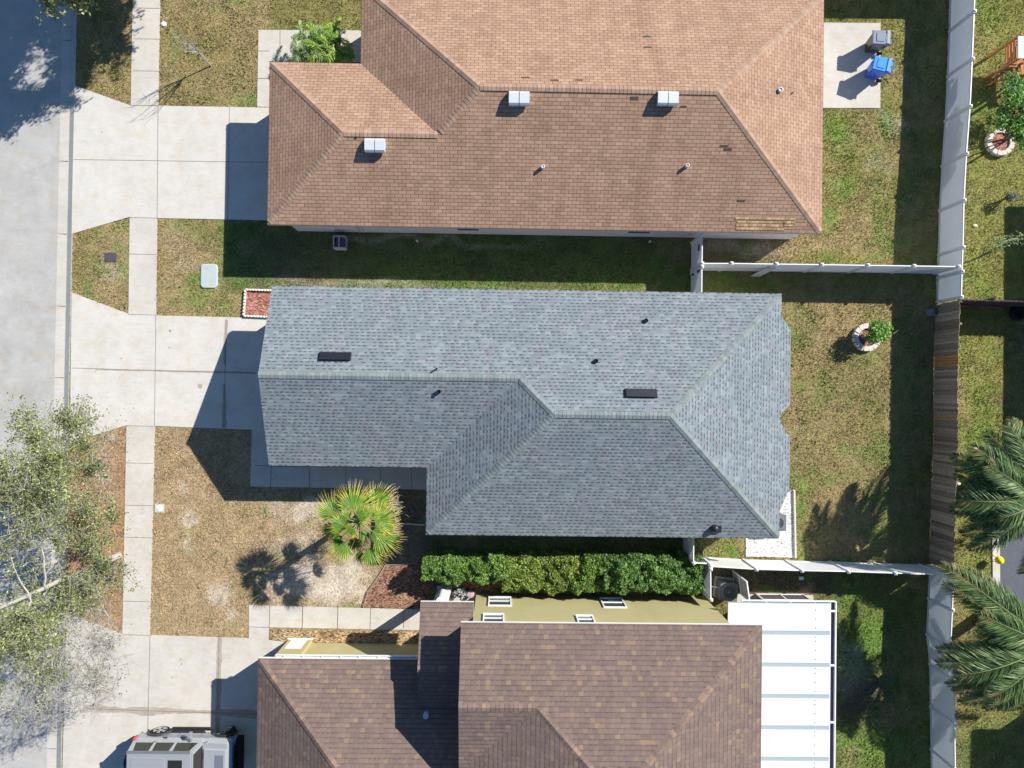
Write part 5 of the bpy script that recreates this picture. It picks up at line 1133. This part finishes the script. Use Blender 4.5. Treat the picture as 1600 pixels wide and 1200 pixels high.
dv = Vector((.25, -.95, 0)).normalized(); sv = Vector((.95, .25, 0)).normalized()
for k in range(11):
    q = c+dv*(-.75+k*.15); q.z = .32+max(0, (3-k))*.09; m.beam(q-sv*.26, q+sv*.26, .10, .02)
m.build('slats', plain('lounger_blue', (.08, .10, .17), .6), o); m = MB()
for s_ in (-1, 1):
    m.beam(c+sv*.27*s_-dv*.8+Vector((0, 0, -.02)), c+sv*.27*s_+dv*.85+Vector((0, 0, -.02)), .03, .04)
    for k in (-.5, .7): m.tube([c+sv*.27*s_+dv*k, Vector(((c+sv*.27*s_+dv*k).x, (c+sv*.27*s_+dv*k).y, 0))], .018, 6)
m.build('frame', m_galv, o)
c = W(1592, 489, .2); m = MB(); prof = [(.20, .02), (.30, .0), (.36, .06), (.36, .16), (.30, .22), (.20, .20), (.16, .12)]; m.lathe((c.x, c.y, 0), prof, 24); prop(m.build('old_tyre', m_rubber, None, True), 'dark round tyre lying in the shade beside the dark board fence', 'tyre')
for px, py, lb in ((1523, 353, 'small pale stone in the sunlit lawn right of the long vinyl fence'), (1497, 756, 'small white stone at the foot of the wood fence behind the palm fronds'), (1523, 701, 'white stone under the tip of a palm frond right of the wood fence')):
    c = W(px, py, 0); m = MB(); m.lathe((c.x, c.y, 0), [(.09, 0), (.10, .04), (.06, .08), (.02, .09)], 8, sx=1.2, sy=.8); prop(m.build('stone', m_stone, None), lb, 'stone')
c = W(1574, 726, .3); m = MB(); m.rbox((c.x, c.y), .34, .30, .25, .30, .3); m.rbox((c.x, c.y+.15), .34, .05, .30, .62, .3)
for a_, b_ in ((-.14, -.12), (.14, -.12), (.14, .12), (-.14, .12)): m.tube([(c.x+a_, c.y+b_, 0), (c.x+a_, c.y+b_, .25)], .012, 6)
prop(m.build('garden_chair', m_galv, None), 'small grey blue metal garden chair behind the upper date palm frond', 'chair')
# things on the porch side of the umber house
p = W(735, 928, .3); m = MB(); m.lathe((p.x, p.y, .06), [(.12, 0), (.17, .22), (.19, .30), (.16, .31)], 14); prop(m.build('flower_pot', plain('pot_pink', (.48, .34, .36), .7), None, True), 'pinkish flower pot in the shaded porch corner under the hedge', 'pot')
p = W(722, 922, .4); m = MB(); m.lathe((p.x, p.y, .06), [(.12, 0), (.16, .2), (.16, .22)], 12, 0); m.build('pot_', m_plastic_bk) if False else None
shrub('potted_plant', 'white flowering plant in the dark porch corner beside the white pier', 'plant', 722, 926, .55, (.42, .35, .3), 500, .09, [(.60, .62, .66), (.10, .16, .10), (.07, .12, .08), (.5, .5, .52)], lr=.3)
# ================================================================ parked off-roader
RX = W(228, 1133, 0).x; NY = W(300, 1134, 0).y; LEN = 4.6
o = thing('parked_car', 'boxy silver off road car on the driveway at the bottom left', 'car', (RX+LEN/2, NY-1.03, 0))
def T(x, y, z): return Vector((RX+x, NY-y, z+Z))       # x forward (east), y from the near side towards the far side
WD = 2.06
def loft(secs, mat, name, closed=True, bevel=.02, parent=o):
    m = MB()
    for A_, B_ in zip(secs, secs[1:]):
        n = len(A_)
        for i in range(n): j = (i+1) % n; m.poly([A_[i], B_[i], B_[j], A_[j]])
    m.poly(secs[0]); m.poly(secs[-1][::-1]); return m.build(name, mat, parent, bevel=bevel)
def sec(x, y0, y1, z0, ym0, ym1, zm, yt0, yt1, zt):
    return [T(x, y0, z0), T(x, ym0, zm), T(x, yt0, zt), T(x, yt1, zt), T(x, ym1, zm), T(x, y1, z0)]
S_ = [sec(x, .10, WD-.10, .48, .04+e, WD-.04-e, .98, .09+e2, WD-.09-e2, zt) for x, e, e2, zt in ((.0, .06, .08, 1.16), (.2, .0, .02, 1.20), (1.5, .0, .02, 1.22), (3.1, .0, .04, 1.22), (3.3, .03, .10, 1.22), (4.28, .05, .16, 1.18), (4.42, .12, .24, 1.10))]
body = loft(S_, m_silver, 'body', bevel=.06)
Gz0, Gz1 = 1.19, 1.93
def gsec(x, y, z): return x, y, z
gb = [(.04, .12), (3.22, .12), (3.22, WD-.12), (.04, WD-.12)]; gt_ = [(.12, .30), (3.04, .30), (3.04, WD-.30), (.12, WD-.30)]
m = MB(); lo4 = [T(x, y, Gz0) for x, y in gb]; hi4 = [T(x, y, Gz1) for x, y in gt_]; m.hexa([lo4[3], lo4[2], lo4[1], lo4[0], hi4[3], hi4[2], hi4[1], hi4[0]]); m.build('cabin', m_silver, o, bevel=.07)
rf = MB(); rf.box(T(.16, 0, 0).x, T(2.96, 0, 0).x, T(0, WD-.34, 0).y, T(0, .34, 0).y, Gz1+Z-.02, Gz1+Z+.03)
for k in range(2): rf.box(T(.32, 0, 0).x, T(1.82, 0, 0).x, T(0, .50+k*.72+.62, 0).y, T(0, .50+k*.72, 0).y, Gz1+Z+.03, Gz1+Z+.045)
for k in range(5): rf.box(T(.40, 0, 0).x, T(1.76, 0, 0).x, T(0, .52+k*.245+.02, 0).y, T(0, .52+k*.245, 0).y, Gz1+Z+.045, Gz1+Z+.06)
rfo = rf.build('roof_panel', m_silver, o, bevel=.012)
for hx in (.55, 2.9): q = MB(); q.tube([T(hx+.35, .16, 1.27), T(hx+.55, .10, 1.27)], .012, 6); q.build('hinge', m_plastic_bk, o)
q = MB(); q.tube([T(3.30, .55, 1.27), T(3.20, 1.0, 1.33)], .012, 5); q.tube([T(3.30, 1.2, 1.27), T(3.20, 1.6, 1.33)], .012, 5); q.build('wiper', m_rubber, o)
q = MB(); q.box(T(1.98, 0, 0).x, T(2.60, 0, 0).x, T(0, 1.45, 0).y, T(0, .60, 0).y, Gz1+Z+.03, Gz1+Z+.05); q.build('sunroof', m_carglass, rfo)
for yy in (.27, WD-.27): q = MB(); q.beam(T(.12, yy, Gz1-.01), T(2.92, yy, Gz1-.01), .10, .06); q.build('roof_rail', plain('rail_grey', (.14, .16, .18), .5), o)
def glass(name, P4, off, sub=None):
    n = (P4[1]-P4[0]).cross(P4[2]-P4[0]).normalized()*off; m = MB(); m.hexa([p_-n*.6 for p_ in P4]+[p_+n for p_ in P4]); return m.build(name, m_carglass, o)
def side(x, z, near=True):
    t_ = (z-Gz0)/(Gz1-Gz0); y = .12+.18*t_; return T(x, y if near else WD-y, z)
for near in (True, False):
    for xa_, xb_, xc_, xd_ in ((.22, 1.02, 1.02, .34), (1.14, 1.96, 1.92, 1.18), (2.08, 3.02, 2.82, 2.10)):
        P4 = [side(xa_, 1.30, near), side(xb_, 1.30, near), side(xc_, 1.80, near), side(xd_, 1.80, near)]
        glass('side_window', P4 if near else P4[::-1], .012)
def fr_(y, t_): return T(3.22-.18*t_, y, Gz0+(Gz1-Gz0)*t_)
glass('windscreen', [fr_(.26, .08), fr_(.40, .92), fr_(WD-.40, .92), fr_(WD-.26, .08)][::-1], .014)
def bk_(y, t_): return T(.04+.08*t_, y, Gz0+(Gz1-Gz0)*t_)
glass('rear_window', [bk_(.3, .2), bk_(WD-.3, .2), bk_(WD-.42, .85), bk_(.42, .85)][::-1], .012)
hd_ = MB(); hd_.hexa([T(3.28, .42, 1.2), T(4.3, .48, 1.16), T(4.3, WD-.48, 1.16), T(3.28, WD-.42, 1.2)][3::-1]+[T(3.28, WD-.46, 1.29), T(4.22, WD-.52, 1.25), T(4.22, .52, 1.25), T(3.28, .46, 1.29)]); ho = hd_.build('bonnet', m_silver, o, bevel=.03)
q = MB(); q.box(T(3.78, 0, 0).x, T(4.15, 0, 0).x, T(0, WD-.72, 0).y, T(0, .72, 0).y, 1.25+Z, 1.285+Z); q.build('bonnet_vent', plain('vent_dark', (.14, .15, .19), .6), ho)
q = MB(); q.hexa([T(4.38, .12, .50), T(4.52, .22, .50), T(4.52, WD-.22, .50), T(4.38, WD-.12, .50), T(4.34, .16, 1.10), T(4.46, .26, 1.06), T(4.46, WD-.26, 1.06), T(4.34, WD-.16, 1.10)][3::-1]+[T(4.34, WD-.16, 1.10), T(4.46, WD-.26, 1.06), T(4.46, .26, 1.06), T(4.34, .16, 1.10)]); gl_ = q.build('grille', plain('grille_sky_tint', (.20, .34, .62), .4, .5), o)  # blue paints in the sky reflected by the shaded silver front
for k in range(7): q = MB(); yy = .5+k*.17; q.box(T(4.50, 0, 0).x, T(4.56, 0, 0).x, T(0, yy+.06, 0).y, T(0, yy-.02, 0).y, .62, 1.0); q.build('slot', m_blackm, gl_)
q = MB(); q.beam(T(4.68, .18, .58), T(4.68, WD-.18, .58), .26, .26)
for yy in (.55, 1.0, 1.5): q.tube([T(4.60, yy, .7), T(4.74, yy, .95), T(4.56, yy, 1.16)], .03, 8)
q.tube([T(4.56, .35, 1.05), T(4.76, .45, .98), T(4.76, WD-.45, .98), T(4.56, WD-.35, 1.05)], .035, 8); q.build('bumper', m_rubber, o, bevel=.02)
q = MB(); q.beam(T(-.06, .2, .58), T(-.06, WD-.2, .58), .2, .2); q.build('rear_bumper', m_rubber, o)
q = MB(); q.tube([T(-.02, 1.05, 1.05), T(-.26, 1.05, 1.05)], .39, 24); q.tube([T(-.26, 1.05, 1.05), T(-.28, 1.05, 1.05)], .24, 16); q.build('spare_wheel', m_rubber, o, bevel=.04)
for yy in (.10, WD-.10): q = MB(); q.box(T(-.01, 0, 0).x, T(.07, 0, 0).x, T(0, yy+.07, 0).y, T(0, yy-.05, 0).y, .92, 1.2); q.build('tail_light', plain('tail_red', (.55, .03, .02), .3, .6), o)
def wheel(x, near=True, steer=0.0):
    yy = .02 if near else WD-.02; sg = 1 if near else -1; c_ = T(x, yy+.12*sg, .43); ca, sa = math.cos(steer), math.sin(steer); ax = Vector((sa, ca, 0)); w = MB()
    n = 28; pr_ = [(.30, .14), (.41, .14), (.435, .10), (.435, -.10), (.41, -.14), (.30, -.14)]; rings = []
    uv_ = ax.cross(Vector((0, 0, 1)))
    for r_, t_ in pr_:
        rings.append([c_+ax*t_*(1 if near else -1)+(uv_*math.cos(2*math.pi*k/n)+Vector((0, 0, 1))*math.sin(2*math.pi*k/n))*r_ for k in range(n)])
    for A_, B_ in zip(rings, rings[1:]):
        for k in range(n): j = (k+1) % n; w.poly([A_[k], A_[j], B_[j], B_[k]] if near else [A_[k], B_[k], B_[j], A_[j]])
    w.poly(rings[0][::-1] if near else rings[0]); w.poly(rings[-1]); wo = w.build('wheel', m_rubber, o)
    r_ = MB(); s_ = ax*(1 if near else -1)
    rim = [c_+s_*.142+(uv_*math.cos(2*math.pi*k/20)+Vector((0, 0, 1))*math.sin(2*math.pi*k/20))*.27 for k in range(20)]; hub = c_+s_*.10
    for k in range(0, 20):
        if k % 4 < 2: r_.poly([hub+s_*.05, rim[k], rim[(k+1) % 20]])
    for k in range(20):
        a_ = rim[k]; b_ = rim[(k+1) % 20]; r_.poly([a_, b_, b_+(b_-c_)*.12+s_*.006, a_+(a_-c_)*.12+s_*.006])
    r_.tube([hub, hub+s_*.07], .07, 10); r_.build('rim', m_rimgrey, wo)
wheel(.90); wheel(3.98, True, -.35); wheel(.90, False); wheel(3.98, False, -.35)
for yy, s_ in ((.0, 1), (WD, -1)):
    q = MB(); q.tube([T(1.35, yy, .50), T(1.5, yy-.12*s_, .44), T(3.2, yy-.12*s_, .44), T(3.4, yy, .50)], .05, 8); q.beam(T(1.5, yy-.06*s_, .43), T(3.2, yy-.06*s_, .43), .12, .04); q.build('side_step', m_rubber, o)
    for wx in (.90, 3.98):
        q = MB()
        for k in range(9):
            a0, a1 = math.pi*k/9, math.pi*(k+1)/9; R1, R2 = .50, .56
            q.hexa([T(wx+R1*math.cos(a0), yy+.02*s_, .43+R1*math.sin(a0)), T(wx+R2*math.cos(a0), yy+.02*s_, .43+R2*math.sin(a0)), T(wx+R2*math.cos(a1), yy+.02*s_, .43+R2*math.sin(a1)), T(wx+R1*math.cos(a1), yy+.02*s_, .43+R1*math.sin(a1)), T(wx+R1*math.cos(a0), yy-.05*s_, .43+R1*math.sin(a0)), T(wx+R2*math.cos(a0), yy-.05*s_, .43+R2*math.sin(a0)), T(wx+R2*math.cos(a1), yy-.05*s_, .43+R2*math.sin(a1)), T(wx+R1*math.cos(a1), yy-.05*s_, .43+R1*math.sin(a1))])
        q.build('wheel_arch', m_plastic_bk, o)
    q = MB(); q.beam(T(2.74, yy+.04*s_, 1.30), T(2.70, yy-.20*s_, 1.36), .07, .16); q.rbox((T(2.68, yy-.24*s_, 0).x, T(0, yy-.24*s_, 0).y), .12, .20, 1.28, 1.52); q.build('mirror', plain('mirror_grey', (.25, .26, .28), .4), o, bevel=.02)
    for hx in (1.35, 2.15): q = MB(); q.beam(T(hx, yy+.02*s_, 1.08), T(hx+.18, yy+.02*s_, 1.08), .05, .04); q.build('door_handle', m_plastic_bk, o)
q = MB()
for hx in (1.12, 1.94, 2.98):
    q.beam(T(hx, .028, .56), T(hx, .035, .98), .006, .02, up=Vector((1, 0, 0)))
q.beam(T(.2, .055, 1.0), T(3.3, .055, 1.0), .02, .03); q.build('door_trim', plain('trim_dark', (.2, .2, .21), .5), o)
# ================================================================ grass tufts
def inpoly(x, y, poly):
    r = np.zeros(len(x), bool); n = len(poly); j = n-1
    for i in range(n):
        xi, yi = poly[i]; xj, yj = poly[j]; c_ = ((yi > y) != (yj > y)) & (x < (xj-xi)*(y-yi)/(yj-yi+1e-12)+xi); r ^= c_; j = i
    return r
def tufts(N, seed):
    r = np.random.default_rng(seed); x = r.uniform(kx+.01, 25.5, N); y = r.uniform(-19.5, 19.5, N); keep = np.ones(N, bool)
    for P in EXCL:
        A = np.array(P); e = .0; bx = (x > A[:, 0].min()) & (x < A[:, 0].max()) & (y > A[:, 1].min()) & (y < A[:, 1].max()); idx = np.where(bx & keep)[0]
        if len(idx):
            ins = inpoly(x[idx]+r.normal(size=len(idx))*.025, y[idx]+r.normal(size=len(idx))*.025, P); keep[idx[ins]] = False
    x, y = x[keep], y[keep]; c, px, py = lawncol(x.copy(), y.copy())
    vis = (px > -30) & (px < 1640) & (py > -40) & (py < 1240); sandy = c.min(1) > .24; vis &= ~(sandy & (r.random(len(x)) < .8))
    x, y, c = x[vis], y[vis], c[vis]; n = len(x)
    cl = vnoise(x, y, .16, 31)*.6+vnoise(x, y, .07, 32)*.4; hgt = (.02+.055*cl)*(.6+.8*r.random(n)); az = r.random(n)*2*np.pi; w = .012+.016*r.random(n)
    weed = (vnoise(x, y, .8, 44) > .62) & (r.random(n) < .16) & (c[:, 0] < .30); w = np.where(weed, w*2.0, w); hgt = np.where(weed, hgt*1.25, hgt)
    s = np.stack([np.cos(az), np.sin(az), np.zeros(n)], 1)*w[:, None]; B = np.stack([x, y, np.full(n, -.004)], 1)
    lean = r.normal(size=(n, 2))*.03; T_ = B+np.stack([lean[:, 0], lean[:, 1], hgt], 1)
    k = (.72+1.15*cl)*(.75+.5*r.random(n)); straw = r.random(n) < .10; c = c*k[:, None]; c[weed] = np.array((.17, .27, .06))*(.7+.6*r.random(weed.sum()))[:, None]; c[straw] = np.array((.40, .33, .19))*(.7+.5*r.random(straw.sum()))[:, None]
    return np.stack([B-s, B+s, T_], 1).reshape(-1, 3), c
V, c = tufts(900000, 77)
g_ = fast('grass', V, 3, m_tuft, c, origin=(0, 0, 0)); g_['kind'] = 'stuff'
# leaf litter on roofs edge / lawn and road
def litter(name, label, cat, n, area, z, cols, size, sel=None):
    x0, y0, x1, y1 = area; P = []
    for _ in range(n):
        px = random.uniform(x0, x1); py = random.uniform(y0, y1)
        if sel and not sel(px, py): continue
        p = W(px, py, z); P.append((p.x, p.y, z+random.uniform(.002, .012)))
    P = np.array(P); o_ = fast(name, leafcloud(P, size, None, aspect=.6, flat=.97), 4, m_leaf, pal(len(P), cols)); o_['kind'] = 'stuff'
litter('leaf_litter', '', '', 260, (0, 600, 108, 1150), -.105, [(.20, .13, .07), (.14, .11, .07)], .05)
litter('leaf_litter', '', '', 420, (97, 560, 106, 900), -.125, [(.30, .19, .10), (.36, .25, .14)], .06)
litter('leaf_litter', '', '', 220, (110, 580, 240, 1000), Z, [(.22, .16, .10), (.16, .13, .09)], .05)
litter('leaf_litter', '', '', 500, (238, 668, 480, 990), .035, [(.5, .38, .22), (.20, .12, .07), (.6, .52, .42)], .05)
print('LEAVES', nL, nL2, 'TUFTS', len(c))
